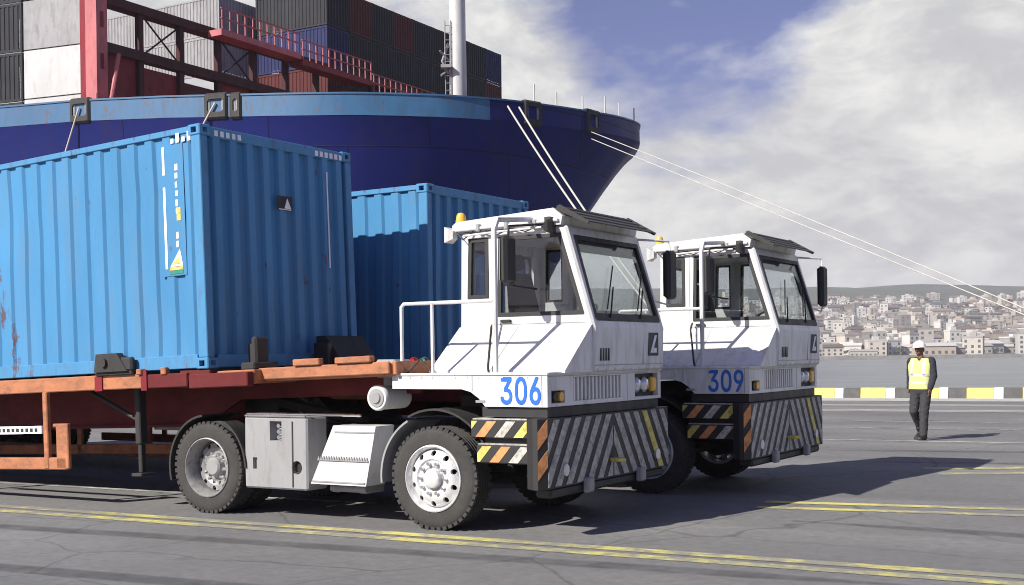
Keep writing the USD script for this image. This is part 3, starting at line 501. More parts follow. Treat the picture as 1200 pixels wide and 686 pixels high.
def container(label, loc, rz, pitch, L=12.19, W=2.438, H=2.56, paint_='cont', edge='cont_edge', marks=True, group=None, name='shipping_container', detail=True):
    C = thing(name, label, 'shipping container', loc, rz, pitch, group)
    P = lambda n, m, mat, s=25, parent=C: part(parent, n, m, mat, s)
    e, ph = .11, .14
    for (n, x0, x1, y0, y1) in (('corner_post', -ph, -.004, .004, e), ('corner_post', -ph, -.004, W - e, W - .004), ('corner_post', -L + .004, -L + ph, .004, e), ('corner_post', -L + .004, -L + ph, W - e, W - .004)):
        P(n, bx(x0, x1, y0, y1, .118, H - .118, .008), edge)
    for y0, y1 in ((.012, .072), (W - .072, W - .012)):
        P('top_rail', bx(-L + .16, -.16, y0, y1, H - .075, H - .01, .006), edge); P('bottom_rail', bx(-L + .16, -.16, y0, y1, .012, .155, .006), edge)
    for x0, x1 in ((-.075, -.012), (-L + .012, -L + .075)):
        P('end_header', bx(x0, x1, .16, W - .16, H - .125, H - .012, .006), edge); P('end_sill', bx(x0, x1, .16, W - .16, .012, .15, .006), edge)
    P('side_panel', moved(corrugated(L - 2 * ph, H - .225), (-L + ph, .052, .152)), paint_, 10)
    P('side_panel', rz_(corrugated(L - 2 * ph, H - .225), 180, (-ph, W - .052, .152)), paint_, 10)
    P('end_panel', rz_(corrugated(W - 2 * e, H - .27, .25, .045), 90, (-.062, e, .148)), paint_, 10)
    P('roof_panel', bx(-L + .1, -.1, .07, W - .07, H - .05, H - .03), paint_); P('floor', bx(-L + .1, -.1, .07, W - .07, .09, .13), 'frame')
    for x in (-.178, -L):
        for y in (0, W - .162):
            for z in (0, H - .118):
                x0, x1 = x, x + .178
                c = cut(bx(x0, x1, y, y + .162, z, z + .118, .01), bx(x0 - .1, x1 + .1, y + .05, y + .11, z + .035, z + .085), bx(x0 + .05, x1 - .05, y - .1, y + .3, z + .03, z + .09)) if detail else bx(x0, x1, y, y + .162, z, z + .118, .01)
                P('corner_casting', c, edge)
    if not detail: return C
    d1 = P('door_panel', [bx(-L + .03, -L + .06, .12 + 1.1 * k, 1.20 + 1.1 * k, .16, H - .14) for k in range(2)], paint_)
    for y in (.4, .95, 1.5, 2.05): P('lock_rod', cyl((-L + .015, y, .1), (-L + .015, y, H - .1), .017, 8), 'lgrey', 30, d1)
    if marks:
        P('marking_panel', bx(-.66, -.28, .0195, .0245, 1.0, 2.42), paint_)
        P('white_stripe', [bx(-.595, -.56, .0165, .0195, 1.08, 1.95), bx(-.595, -.56, .0165, .0195, 2.08, 2.38)], 'mark')
        P('lettering', moved(glyphs(6, .07, 5), (-.41, .0165, 2.18)), 'mark'); P('lettering', moved(glyphs(2, .07, 8), (-.42, .0165, 1.46)), 'mark')
        P('yellow_label', bx(-.40, -.34, .0155, .0195, 1.58, 1.72), 'hyellow')
        tr = P('warning_sticker', pxz([(-.52, 1.10), (-.33, 1.10), (-.37, 1.28)], .0155, .0195), 'mark'); P('sticker_base', [bx(-.53, -.33, .0155, .0195, 1.06, 1.095), pxz([(-.50, 1.12), (-.38, 1.12), (-.385, 1.20)], .013, .0155)], 'hyellow', 20, tr); P('sticker_base', bx(-.53, -.33, .0155, .0195, 1.02, 1.055), 'tgreen', 20, tr)
        P('corner_marking', [bx(-.45 + .085 * k, -.40 + .085 * k, .007, .011, 2.40, 2.40 + .05 * (1 + k % 2)) for k in range(4)], 'mark')
        fm = lambda y0, y1, z0, z1, mt, n='lettering': P(n, bx(-.009, -.005, y0, y1, z0, z1), mt)
        P('header_lettering', [bx(-.0115, -.009, .22 + .085 * k, .27 + .085 * k, 2.455, 2.515) for k in range(5)], 'mark'); P('header_lettering', [bx(-.0115, -.009, 1.80 + .085 * k, 1.855 + .085 * k, 2.45, 2.51) for k in range(6)], 'mark')
        pl = P('notice_plate', bx(-.014, -.010, 1.14, 1.38, 1.76, 1.92), 'frame'); P('notice_print', [pyz([(1.25, 1.78), (1.36, 1.78), (1.30, 1.90)], -.0105, -.007), bx(-.0105, -.007, 1.16, 1.36, 1.765, 1.775)], 'mark', 20, pl)
        P('white_stripe', [bx(-.014, -.010, 1.985, 2.005, 1.15, 2.28)], 'mark')
    return C

# ------------------------------------------------------------------ skeletal trailer (same origin as the container it carries)
def trailer(label, loc, rz, pitch, bed_z):
    T = thing('container_trailer', label, 'trailer', loc, rz, pitch, 'skeletal container trailers')
    P = lambda n, m, mat, s=25, parent=T, label=None: part(parent, n, m, mat, s, label)
    W = 2.438
    for y in (.72, 1.60): P('main_beam', [bx(-12.5, -.9, y, y + .12, -.20, -.17), bx(-12.5, -.9, y + .045, y + .075, -.60, -.20), bx(-12.5, -.9, y, y + .12, -.63, -.60), hull([(x, yy, z) for yy in (y + .045, y + .075) for x, z in ((-.9, -.63), (-.9, -.17), (-.3, -.17), (-.3, -.34))]), bx(-.3, 2.2, y, y + .12, -.34, -.16)], 'oxide')
    for y0 in (-.02, W - .08): P('side_rail', bx(-12.5, -.98, y0, y0 + .10, -.175, -.012, .01), 'orange')
    P('side_rail', [bx(-.98, -.30, -.02, .08, -.18, -.03, .01), bx(-.30, .55, .0, .10, -.20, -.05, .01)], 'oxide'); P('side_rail', bx(-.98, .55, W - .08, W + .02, -.18, -.03, .01), 'oxide')
    for x in list(np.arange(-12.3, -.9, 1.2)): P('cross_member', bx(x, x + .09, .08, W - .08, -.17, -.06), 'oxide')
    P('bolster', bx(-.45, .0, .02, W - .02, -.19, -.008, .01), 'oxide'); P('bolster', bx(-12.4, -12.0, .02, W - .02, -.19, -.008, .01), 'oxide')
    # nose that reaches over the tractor
    P('gooseneck', [bx(.55, 2.22, .25, W - .25, -.16, -.03, .015), bx(.0, .55, .1, W - .1, -.175, -.03, .01)], 'orange')
    P('gooseneck_edge', [bx(.5, 2.2, .21, .25, -.14, -.02, .01), bx(1.0, 1.35, .18, .26, -.02, .05, .01), bx(1.55, 2.0, .18, .26, -.02, .045, .01), bx(2.22, 2.26, .25, W - .25, -.15, -.02, .008)], 'orange')
    P('front_guard', [bx(.22, .30, .40, .60, -.05, .32, .02), bx(.16, .36, .30, .68, -.03, .05, .015), bx(.12, .22, .46, .54, .0, .25, .01)], 'frame')
    P('front_guard', [hull([(x, y, z) for y in (1.60, 2.25) for x, z in ((.08, -.03), (.5, -.03), (.08, .34), (.22, .34))]), bx(.1, .32, 1.52, 1.6, -.02, .26, .01)], 'black')
    for x, y in ((-1.40, -.06), (-11.0, -.06), (-1.40, W - .12), (-11., W - .12)):
        P('container_guide', [bx(x - .30, x + .30, y, y + .10, -.02, .03, .01), hull([(x - .28, y - .03, .02), (x + .26, y - .03, .02), (x - .24, y - .03, .22), (x + .10, y - .03, .22), (x - .28, y + .055, .02), (x + .26, y + .055, .02), (x - .24, y + .055, .22), (x + .10, y + .055, .22)]), bx(x + .12, x + .32, y - .02, y + .05, .02, .17, .02), cyl((x - .1, y - .06, .12), (x - .1, y - .02, .12), .05, 10)], 'frame')
        P('twist_lock', [bx(x + .36, x + .44, y, y + .09, -.03, .035, .01), bx(x + .72, x + .80, y + .02, y + .10, -.04, .04, .01)], 'orange')
    P('rail_bracket', bx(-1.74, -1.62, -.035, -.02, -.185, -.02), 'maroon'); P('rail_bracket', bx(-.99, -.90, -.035, -.02, -.20, .02), 'maroon')
    # near-side guard frame
    for y, s in ((-.03, 1), (W - .03, -1)):
        sg = P('side_guard', [bx(-9.2, -2.28, y, y + .05, -1.06, -.92, .01), bx(-2.45, -2.24, y, y + .05, -1.05, -.55, .01), bx(-2.5, -2.24, y, y + .05, -.575, -.535, .008), bx(-2.66, -2.58, y - .01, y + .05, -1.05, -.17, .01), bx(-5.2, -5.1, y, y + .05, -1.05, -.17, .01), bx(-7.6, -7.5, y, y + .05, -1.05, -.17, .01)], 'orange')
        bd = P('reflector_board', bx(-5.0, -2.68, y - .015, y + .01, -.645, -.555), 'mark', 20, sg)
        P('board_print', [bx(-2.75 - .085 * k - .05, -2.75 - .085 * k, y - .018, y - .0145, -.622, -.580) for k in range(9)], 'frame', 20, bd)
    for y in (.32, 1.95):
        lg = P('landing_leg', [bx(-1.53, -1.44, y, y + .11, -.80, -.10, .012), bx(-1.515, -1.455, y + .02, y + .09, -1.12, -.78, .008), bx(-1.57, -1.40, y - .04, y + .15, -1.16, -1.12, .01)], 'frame')
        P('leg_brace', tube([(-1.48, y + .06, -.55), (-2.3, y + .06, -.20)], .025), 'frame', 25, lg)
    zf = -bed_z
    for x in (-9.9, -11.2):
        for s in (-1, 1):
            w = wheel(T, x, 1.219 + s * 1.17, s, True, .49); UsdGeom.Xformable(w).GetOrderedXformOps()[0].Set(Gf.Vec3d(x, 1.219 + s * 1.17, .49 + zf - (x) * math.tan(math.radians(-pitch)) * -1))
        P('bogie_axle', cyl((x, .2, .49 + zf + x * math.tan(math.radians(pitch)) * -1 * -1), (x, 2.2, .49 + zf + x * math.tan(math.radians(pitch))), .07), 'frame')
    P('bogie_frame', [bx(-11.8, -9.3, y, y + .1, -.95, -.62, .02) for y in (.74, 1.6)], 'oxide')
    P('tail_lamp', [bx(-12.53, -12.5, .1 + 2.0 * k, .32 + 2.0 * k, -.35, -.2) for k in range(2)], 'redlens')
    return T
C_RZ = 57.5 - 90
C1, C2 = (-3.15, 12.82, 1.55), (-1.04, 15.56, 1.27)
container('sky blue container on the trailer of tractor 306, its long side sunlit', C1, C_RZ, -1.85, group='blue containers on trailers')
trailer('orange and red skeletal trailer hitched to tractor 306, gooseneck raised', C1, C_RZ, -1.85, 1.55)
container('blue container mostly in shade behind tractor 306, only its upper corner sunlit', C2, C_RZ, 0, marks=False, group='blue containers on trailers')
trailer('skeletal trailer in shade behind tractor 306, hitched to tractor 309', C2, C_RZ, 0, 1.27)

# ------------------------------------------------------------------ ground, quay edge, water
Q = np.array([11.0, 44.0]); qd = np.array([.892, -.452]); qd /= np.linalg.norm(qd); qn = np.array([-qd[1], qd[0]])     # along the edge, and out over the water
def qp(s, b, z=0.): p = Q + qd * s + qn * b; return (p[0], p[1], z)
def quad(a, b, c, d): return trimesh.Trimesh([a, b, c, d], [[0, 1, 2], [0, 2, 3]], process=False)
def struct(name, mesh, mat, kind='structure', label=None, cat=None): return meta(part(None, name, mesh, mat, False), label, cat, kind=kind)
g = [qp(-600, 0), qp(600, 0)]; back = (-np.array(qn)) * 500
struct('ground', quad(g[0], tuple(np.array(g[0]) + [back[0], back[1], 0]), tuple(np.array(g[1]) + [back[0], back[1], 0]), g[1]), 'ground')
struct('quay_wall', quad(qp(-600, 0, -8), qp(600, 0, -8), qp(600, 0, 0), qp(-600, 0, 0)), 'concrete')
struct('quay_apron', quad(qp(-200, -3.0, .004), qp(200, -3.0, .004), qp(200, -.02, .004), qp(-200, -.02, .004)), 'concrete')
for b in (-6.0, -9.5):
    struct('crane_rail_slot', quad(qp(-200, b - .06, .005), qp(200, b - .06, .005), qp(200, b + .06, .005), qp(-200, b + .06, .005)), 'frame')
    struct('rail_surround', [quad(qp(-200, b + o, .004), qp(200, b + o, .004), qp(200, b + o + .35, .004), qp(-200, b + o + .35, .004)) for o in (-.45, .1)], 'concrete')
struct('water', quad((-9000, -3000, -4.5), (9000, -3000, -4.5), (9000, 9000, -4.5), (-9000, 9000, -4.5)), 'water')
# painted lane lines, two thin strokes each
def line(name, p0, p1, w, mat, z=.004, n=2, gapw=.5, label=None):
    p0, p1 = np.array(p0, float), np.array(p1, float); d = (p1 - p0) / np.linalg.norm(p1 - p0); nn = np.array([-d[1], d[0]]); ms = []
    sw = w * (1 - gapw) / n if n > 1 else w
    for k in range(n):
        o = -w / 2 + (k * (w - sw) / (n - 1) if n > 1 else 0)
        a, b = p0 + nn * o, p1 + nn * o; c, e = p1 + nn * (o + sw), p0 + nn * (o + sw)
        ms.append(quad((*a, z), (*b, z), (*c, z), (*e, z)))
    return meta(part(None, name, ms, mat, False), label, kind='structure')
ld = np.array([.8745, -.485])
L0 = np.array([-5.80, 13.95]); line('lane_line', L0 - ld * 30, L0 + ld * 40, .46, 'yline', gapw=.24)
line('lane_line', np.array([-4.2, 15.35]) - ld * 30, np.array([-4.2, 15.35]) + ld * 3.0, .12, 'wline', n=1)
M0 = np.array([4.1, 12.65]); line('lane_line', M0 - np.array([.90, -.42]) * 1.6, M0 + np.array([.93, -.36]) * 25, .68, 'yline', gapw=.45)
K0 = np.array([5.9, 16.55]); line('lane_line', K0 - ld * .3, K0 + np.array([.97, -.05]) * 25, 1.05, 'yline', gapw=.4)
for o in (22.4, 26.5, 29.5):
    a = np.array([7.0, o]); line('lane_line', a - qd * 60, a + qd * 60, .16, 'wline', n=1)
M['skid'] = usdkit.material(stage, '/World/Looks/rubber_tyre_marks', {'tc': ('texture_coordinate', {}), 'n': ('noise_texture', {'scale': 2.2, 'detail': 8, 'roughness': .75}), 'f': ('map_range', {'from_min': .35, 'from_max': .75, 'to_min': .55, 'to_max': 1., 'clamp': True}), 't': ('transparent_bsdf', {}), 'p': ('principled_bsdf', {'base_color': (.05, .05, .052), 'roughness': .8}), 'm': ('mix_closure', {})},
    [('tc.object', 'n.vector'), ('n.fac', 'f.value'), ('f.result', 'm.fac'), ('p.BSDF', 'm.closure1'), ('t.BSDF', 'm.closure2')], surface='m.closure')
for x0, y0, hd, cv, L in ((-7, 13.2, -24, -.25, 11), (-7, 11.2, -24, -.25, 11), (-2.5, 8.6, -8, -1.6, 9), (4.5, 18.5, -20, .8, 12), (4.9, 20.6, -20, .8, 12), (2.5, 12.1, -34, .5, 9), (6, 27, -26, -.3, 16)):
    u = np.linspace(0, L, 40); a = np.radians(hd + cv * u); x = x0 + np.cumsum(np.cos(a)) * L / 40; y = y0 + np.cumsum(np.sin(a)) * L / 40; w = .13 * np.clip(np.minimum(u, L - u) / 1.5, .25, 1)
    struct('tyre_mark', trimesh.Trimesh(np.vstack([np.c_[x + np.sin(a) * w, y - np.cos(a) * w, np.full(40, .009)], np.c_[x - np.sin(a) * w, y + np.cos(a) * w, np.full(40, .009)]]), [f for i in range(39) for f in ([i, i + 1, 41 + i], [i, 41 + i, 40 + i])], process=False), 'skid')
# kerb along the edge, each block a part
K = thing('quay_kerb', 'low quay edge kerb in yellow, black and white blocks', 'kerb', qp(0, 0), math.degrees(math.atan2(qd[1], qd[0])))
s, k = -9.0, 0
while s < 24:
    for w, mt in ((.86, 'kyellow'), (.30, 'kwhite'), (.58, 'kblack')):
        h = .35 + .01 * rng.uniform(-1, 1); part(K, 'kerb_block', moved(pyz([(-.50, .0), (-.02, .0), (-.02, h), (-.42, h)], 0, w - .012), (s, 0, 0)), mt, 20); s += w
for i, (s, lb) in enumerate(((-3.6, 'black mooring bollard behind tractor 309 holding the steep pair of ropes'), (12.0, 'black mooring bollard on the quay holding the long sagging bow ropes'))):
    b = thing('mooring_bollard', lb, 'bollard', qp(s, -.9)); part(b, 'post', lathe_y([(0, 0), (.34, 0), (.34, .05), (.2, .1), (.18, .45), (.27, .56), (.26, .68), (.1, .74), (0, .75)], 24).apply_transform(trimesh.transformations.rotation_matrix(math.pi / 2, [1, 0, 0])), 'iron')
    part(b, 'base_plate', bx(-.42, .42, -.42, .42, .004, .04, .01), 'iron')

# ------------------------------------------------------------------ container ship
S = thing('container_ship', 'huge navy container ship moored along the quay, bow to the right', 'ship', (0, 0, 0))
SP = lambda n, m, mat, s=35, parent=S, label=None: part(parent, n, m, mat, s, label)
# deck edge in plan, from far left round the stem to the other side, with the height of the bulwark top, flare and bulwark height
edge = np.array([(-160, 118, 15.2, .15), (-75, 82, 15.0, .16), (-34.5, 66.5, 14.8, .18), (-26, 62.9, 14.6, .20), (-20.4, 60.6, 14.45, .22), (-13.8, 58.4, 14.1, .25), (-7.6, 57.1, 13.85, .34), (-3.6, 57.7, 13.83, .46), (-.4, 59.3, 13.9, .6), (2.2, 61.5, 14.0, .76), (4.4, 64.0, 14.15, .9), (6.3, 66.9, 14.35, .97), (7.35, 69.6, 14.45, 1.0),
                 (7.5, 73.2, 14.5, 1.0), (6.9, 79, 14.4, .95), (4.6, 88, 14.1, .8), (.5, 98, 13.9, .6), (-10, 109, 14, .4), (-34, 120, 14.6, .25), (-75, 140, 15, .16), (-160, 180, 15.2, .15)])
from scipy.interpolate import PchipInterpolator, CubicSpline
t0 = np.r_[0, np.cumsum(np.linalg.norm(np.diff(edge[:, :2], axis=0), axis=1))]; tt = np.unique(np.r_[np.linspace(t0[0], t0[-1], 80), np.linspace(t0[5], t0[15], 90)])
E_ = np.c_[CubicSpline(t0, edge[:, :2])(tt) if False else PchipInterpolator(t0, edge[:, :2])(tt), PchipInterpolator(t0, edge[:, 2:])(tt)]
tg = np.gradient(E_[:, :2], axis=0); tg /= np.linalg.norm(tg, axis=1)[:, None]; inn = np.c_[-tg[:, 1], tg[:, 0]]
BW = 1.0                                                  # bulwark height above the knuckle
depths = np.array([0, .5, 1.2, 2.2, 3.4, 4.8, 6.6, 9, 12, 15.5, 19.5])
off = np.array([0, .55, 1.15, 1.9, 2.75, 3.7, 4.8, 6.0, 7.0, 7.6, 7.8])
rows = [np.c_[E_[:, :2] + inn * (E_[:, 3:4] * o), E_[:, 2] - BW - d] for d, o in zip(depths, off)]
def loft(rows):
    n = len(rows[0]); V = np.vstack(rows); F = []
    for r in range(len(rows) - 1):
        for i in range(n - 1): a = r * n + i; F += [[a, a + n, a + n + 1], [a, a + n + 1, a + 1]]
    return trimesh.Trimesh(V, F, process=False)
hull_ = SP('hull', loft(rows), 'navy', 40)
bt = np.c_[E_[:, :2], E_[:, 2]]; bi = np.c_[E_[:, :2] + inn * .18, E_[:, 2]]; bb = np.c_[E_[:, :2] + inn * .18, E_[:, 2] - BW]
ob = np.c_[E_[:, :2] - inn * .012, E_[:, 2] - BW + .003]; ot = np.c_[E_[:, :2] - inn * .012, E_[:, 2]]
isp = int(np.argmin(np.abs(E_[:, 0] + 1.1) + (E_[:, 1] > 70) * 99)); SP('bulwark', loft([ot[:isp + 1], ob[:isp + 1]]), 'bulwark', 40, label='mid blue bulwark band along the side'); SP('bulwark', loft([ot[isp:], ob[isp:]]), 'navy', 40, label='bulwark round the bow, its shade painted in as dark navy'); SP('bulwark_rail', loft([np.c_[E_[:, :2] + inn * .2, E_[:, 2] + .06], np.c_[E_[:, :2] - inn * .06, E_[:, 2] + .06], np.c_[E_[:, :2] - inn * .06, E_[:, 2] - .02], np.c_[E_[:, :2] - inn * .014, E_[:, 2] - .02]][::1]), 'bulwark', 20)  # past the split, navy paints in the shade of the blue bulwark turning away
SP('bulwark_inside', loft([bb, bi]), 'maroon', 40)
dp = Polygon(E_[:, :2] + inn * (.19 + 2.2 * E_[:, 3:4])).buffer(0); SP('deck', pxy(dp, 12.5, 12.6), 'maroon', 20)
# fairleads: dark cast openings in the bulwark
def on_edge(x):
    i = int(np.argmin(np.abs(E_[:len(E_) * 2 // 3, 0] - x) + (E_[:len(E_) * 2 // 3, 1] > 75) * 100)); return E_[i], tg[i], inn[i]
fair = []
for x in (-19.7, -14.6, -12.6, 1.0, 4.3, -31.0):
    e, t, nn = on_edge(x); a = math.degrees(math.atan2(t[1], t[0]))
    w, dk_ = .62 if x not in (-12.6,) else .32, .02
    fl_ = cut(bx(-w, w, -.12, .3, -BW - .12, .14, .1), bx(-w + .2, w - .2, -.3, .5, -BW + .22, -.16, .1)); fl_ = rz_(fl_, a, (e[0], e[1], e[2]))
    f = SP('fairlead', fl_, 'frame', 25); SP('roller', rz_(cat_([cyl((q, .05, -BW), (q, .05, 0), .11, 12) for q in (-w + .25, w - .25)]), a, (e[0], e[1], e[2])), 'shipgrey', 30, f); fair.append((e[0] - nn[0] * .1, e[1] - nn[1] * .1, e[2] - .35))
# bow rail posts and small fittings on the bulwark top
for k, i in enumerate(range(int(np.argmin(np.abs(E_[:, 0] - 1.2) + (E_[:, 1] > 70) * 99)), int(np.argmin(np.abs(E_[:, 0] - 7.35) + np.abs(E_[:, 1] - 69.6))), 4)):
    SP('rail_post', tube([(E_[i, 0] + .1, E_[i, 1] + .1, E_[i, 2]), (E_[i, 0] + .1, E_[i, 1] + .1, E_[i, 2] + (.75 if k % 3 else .95))], .045, 6), 'shipwhite')
SP('bow_winch', [cyl((1.2, 62.5, 13.3), (2.6, 64.5, 13.3), .7, 16), bx(.6, 1.0, 62, 63, 12.6, 14.1, .1), bx(2.6, 3.1, 64.2, 65, 12.6, 14.25, .1)], 'frame')
# foremast
mast = SP('foremast', [cyl((-2.45, 60.6, 12.6), (-2.45, 60.6, 26), .43, 24, .36), cyl((-2.45, 60.6, 12.55), (-2.45, 60.6, 13.2), .55, 24)], 'shipwhite')
SP('mast_bracket', [tube([(-2.45 - .45, 60.4, 16.9), (-3.2, 60.2, 16.0), (-2.9, 60.2, 15.4)], .06, 6), tube([(-2.9, 60.4, 15.6), (-3.25, 60.1, 15.3)], .06, 6), tube([(-2.9, 60.4, 16.1), (-3.3, 60.1, 16.5)], .05, 6), bx(-3.25, -2.75, 59.9, 60.4, 15.65, 15.8)], 'shipgrey', 30, mast)
SP('mast_ladder', [tube([(-3.05 + q, 60.25, 13), (-3.05 + q, 60.25, 18)], .03, 6) for q in (0, .28)] + [tube([(-3.05, 60.25, z), (-2.77, 60.25, z)], .02, 5) for z in np.arange(13.2, 18, .35)], 'shipgrey', 30, mast)
# lashing bridge across the ship behind the bow deck
A = np.array([-20.6, 62.2]); ad = np.array([.50, .866])
def ap(t, o=0., z=0.): p = A + ad * t + np.array([-.866, .5]) * o; return np.array([p[0], p[1], z])
def abox(t0, t1, o0, o1, z0, z1): return hull([ap(t, o, z) for t in (t0, t1) for o in (o0, o1) for z in (z0, z1)])
LB = SP('lashing_bridge', [abox(0, 42, -.1, .9, 17.45, 17.65), abox(0, 42, -.12, -.0, 17.3, 17.8), abox(0, 42, .0, .8, 19.8, 20.0), abox(0, 42, -.12, 0, 19.75, 20.2)], 'maroondark', 20)
SP('corner_post', [abox(-.35, .35, -.3, .5, 12.6, 21.5)], 'pinkred', 20, LB, 'faded pink-red post at the near end of the lashing bridge'); SP('corner_post', abox(-.34, .36, .51, .9, 12.6, 21.5), 'maroon', 20, LB)
SP('post_cutout', [hull([ap(t, -.305, z) for t in (-.12, .12) for z in (zz, zz + .8)] + [ap(t, -.29, z) for t in (-.12, .12) for z in (zz, zz + .8)]) for zz in (13.6, 16.3, 18.4)], 'maroon', 20, LB)
SP('brace', tube([ap(-.3, -.9, 13.3), ap(.9, -.5, 17.2)], .11, 8), 'pinkred', 30, LB); SP('brace', tube([ap(-1.0, -.9, 13.3), ap(-.4, -.3, 15)], .08, 8), 'pinkred', 30, LB)
for t in np.arange(2.9, 32, 2.9):
    SP('bridge_post', abox(t - .16, t + .16, 0, .3, 12.6, 20), 'maroondark', 20, LB)
for k, t in enumerate(np.arange(1.45, 31, 2.9)):
    SP('bridge_panel', abox(t - 1.2, t + 1.2, .2, .3, 12.6, 17.3 - .25 * (k % 3)), ('maroon', 'maroon', 'darkred', 'maroon', 'maroon')[k % 5], 20, LB)
SP('cross_brace', [tube([ap(t, .1, 17.7), ap(t + 2.6, .1, 19.7)], .05, 6) for t in (3.1, 8.9)] + [tube([ap(t + 2.6, .1, 17.7), ap(t, .1, 19.7)], .05, 6) for t in (3.1, 8.9)], 'darkcont', 30, LB)
for t0_, t1_ in ((7.6, 14.4), (14.5, 21.5), (21.6, 30)):
    zb = 19.9 if t0_ < 12 else (19.6 if t0_ < 16 else 18.9)
    gr = SP('red_gallery', abox(t0_, t1_, -1.2, -.2, zb - .35, zb), 'pinkred' if t0_ < 14.5 else 'maroon', 20, LB)
    for t in np.arange(t0_ + .1, t1_, .62): SP('gallery_post', tube([ap(t, -1.18, zb), ap(t, -1.18, zb + 1.15)], .045, 6), 'pinkred', 30, gr)
    SP('gallery_rail', [tube([ap(t0_, -1.18, zb + h), ap(t1_, -1.18, zb + h)], .04, 6) for h in (.6, 1.15)], 'pinkred', 30, gr)
for t in (8.2, 11.3, 15.8, 17.9, 18.6, 21.2, 22.2, 24.3): SP('lashing_rod', [tube([ap(t, -.5, 13.3), ap(t + .15, -.4, 15.6)], .05, 6), tube([ap(t + .5, -.5, 13.3), ap(t + .45, -.4, 15.4)], .05, 6)], 'shipgrey', 30, LB)
SP('deck_locker', [abox(23.5, 24.6, -1.8, -.9, 12.6, 15.4)], 'shipgrey', 20); SP('deck_locker', abox(27.5, 28.6, -1.8, -.9, 12.6, 16.9), 'shipgrey', 20); SP('deck_locker', abox(19.0, 20.1, -1.6, -.7, 12.6, 17.6), 'shipgrey', 20)
SP('hatch_coaming', [abox(0, 42, -2.6, -2.3, 12.6, 13.75)], 'maroon', 20)
# deckhouse panels to the left of the post
for k, (z0, z1) in enumerate(((12.7, 15.35), (15.42, 17.9), (17.97, 20.5))):
    SP('deckhouse_panel', hull([(x, y + d, z) for x, y in ((-25.3, 64.7), (-21.7, 63.35)) for z in (z0, z1) for d in (0, .5)]), 'shipwhite' if k < 2 else 'shipgrey', 20)
SP('deckhouse_frame', [hull([(x, y, z) for x, y in ((x0, 63.2), (x0 + .22, 63.1), (x0 + .22, 63.6), (x0, 63.7)) for z in (12.6, 21)]) for x0 in (-21.6,)], 'darkcont', 20)

# containers stowed aboard, each a thing
def stowed(label, t, o, z, W, L, H, mat, group='containers stowed on the ship'):
    C = thing('stowed_container', label, 'shipping container', ap(t, o, z), math.degrees(math.atan2(.5, -.866)) + 180, group=group)
    # local: x towards the bow (minus o), y along ad
    part(C, 'end_panel', rz_(corrugated(W - .3, H - .3, .3, .05), 90, (-.05, .15, .15)), mat, 10)
    part(C, 'side_panel', moved(corrugated(L - .3, H - .3, .3, .04), (-L + .15, .05, .15)), mat, 10)
    part(C, 'roof_panel', bx(-L + .05, -.05, .05, W - .05, H - .08, H - .03), mat)
    part(C, 'frame', [bx(x0, x0 + .15, y0, y0 + .15, 0, H, .01) for x0 in (-.15, -L) for y0 in (0, W - .15)] + [bx(-.12, -.01, .15, W - .15, z0, z0 + .13, .01) for z0 in (.01, H - .14)] + [bx(-L + .15, -.15, .01, .11, z0, z0 + .13, .01) for z0 in (.01, H - .14)], mat)
    return C
mats = ['darkcont', 'darkcont', 'darkcont', 'darkcont', 'darkred', 'darkcont', 'darkblue']
side = {'darkcont': 'dark grey', 'darkblue': 'dark blue', 'darkred': 'dark red'}
NTH = ('first', 'second', 'third', 'fourth', 'fifth', 'sixth', 'seventh', 'eighth', 'rightmost'); TIER = ('lowest', 'second lowest', 'middle', 'second highest', 'top')
for j in range(9):
    for r in range(5):
        t, z = 20.3 + 2.5 * j, 12.9 + 2.62 * r
        mt = mats[(j * 3 + r * 2 + j // 3) % 7]
        stowed(f'{side[mt]} container, {NTH[j]} from the left in the {TIER[r]} tier of the ship\'s stack', t, 1.5, z, 2.44, 6.06, 2.59, mt)
for r in range(2):
    stowed('pale grey container ' + ('lower' if r == 0 else 'upper') + ' of two standing behind the red lashing bridge', 17.8, 8.5, 20.6 + 2.62 * r, 5.2, 12, 2.59, 'shipgrey')
for r in range(4):
    z = 12.8 + 2.62 * r
    C = thing('stowed_container', ('lowest', 'second lowest', 'third lowest', 'topmost')[r] + ' dark container in the stack at the photo\'s upper left edge', 'shipping container', (-25.6, 65.2, z), -21, group='containers stowed on the ship')
    part(C, 'side_panel', moved(corrugated(11.8, 2.3, .3, .04), (-12, .05, .15)), 'darkcont', 10); part(C, 'end_panel', rz_(corrugated(2.1, 2.3, .3, .05), 90, (-.05, .15, .15)), 'darkcont', 10)
    part(C, 'frame', [bx(x0, x0 + .15, y0, y0 + .15, 0, 2.58, .01) for x0 in (-.15, -12.1) for y0 in (0, 2.29)] + [bx(-12, -.1, .01, .11, z0, z0 + .14) for z0 in (.01, 2.44)] + [bx(-.11, -.01, .15, 2.3, z0, z0 + .14) for z0 in (.01, 2.44)] + [bx(-12, -.1, .1, 2.3, 2.50, 2.56)], 'darkcont')

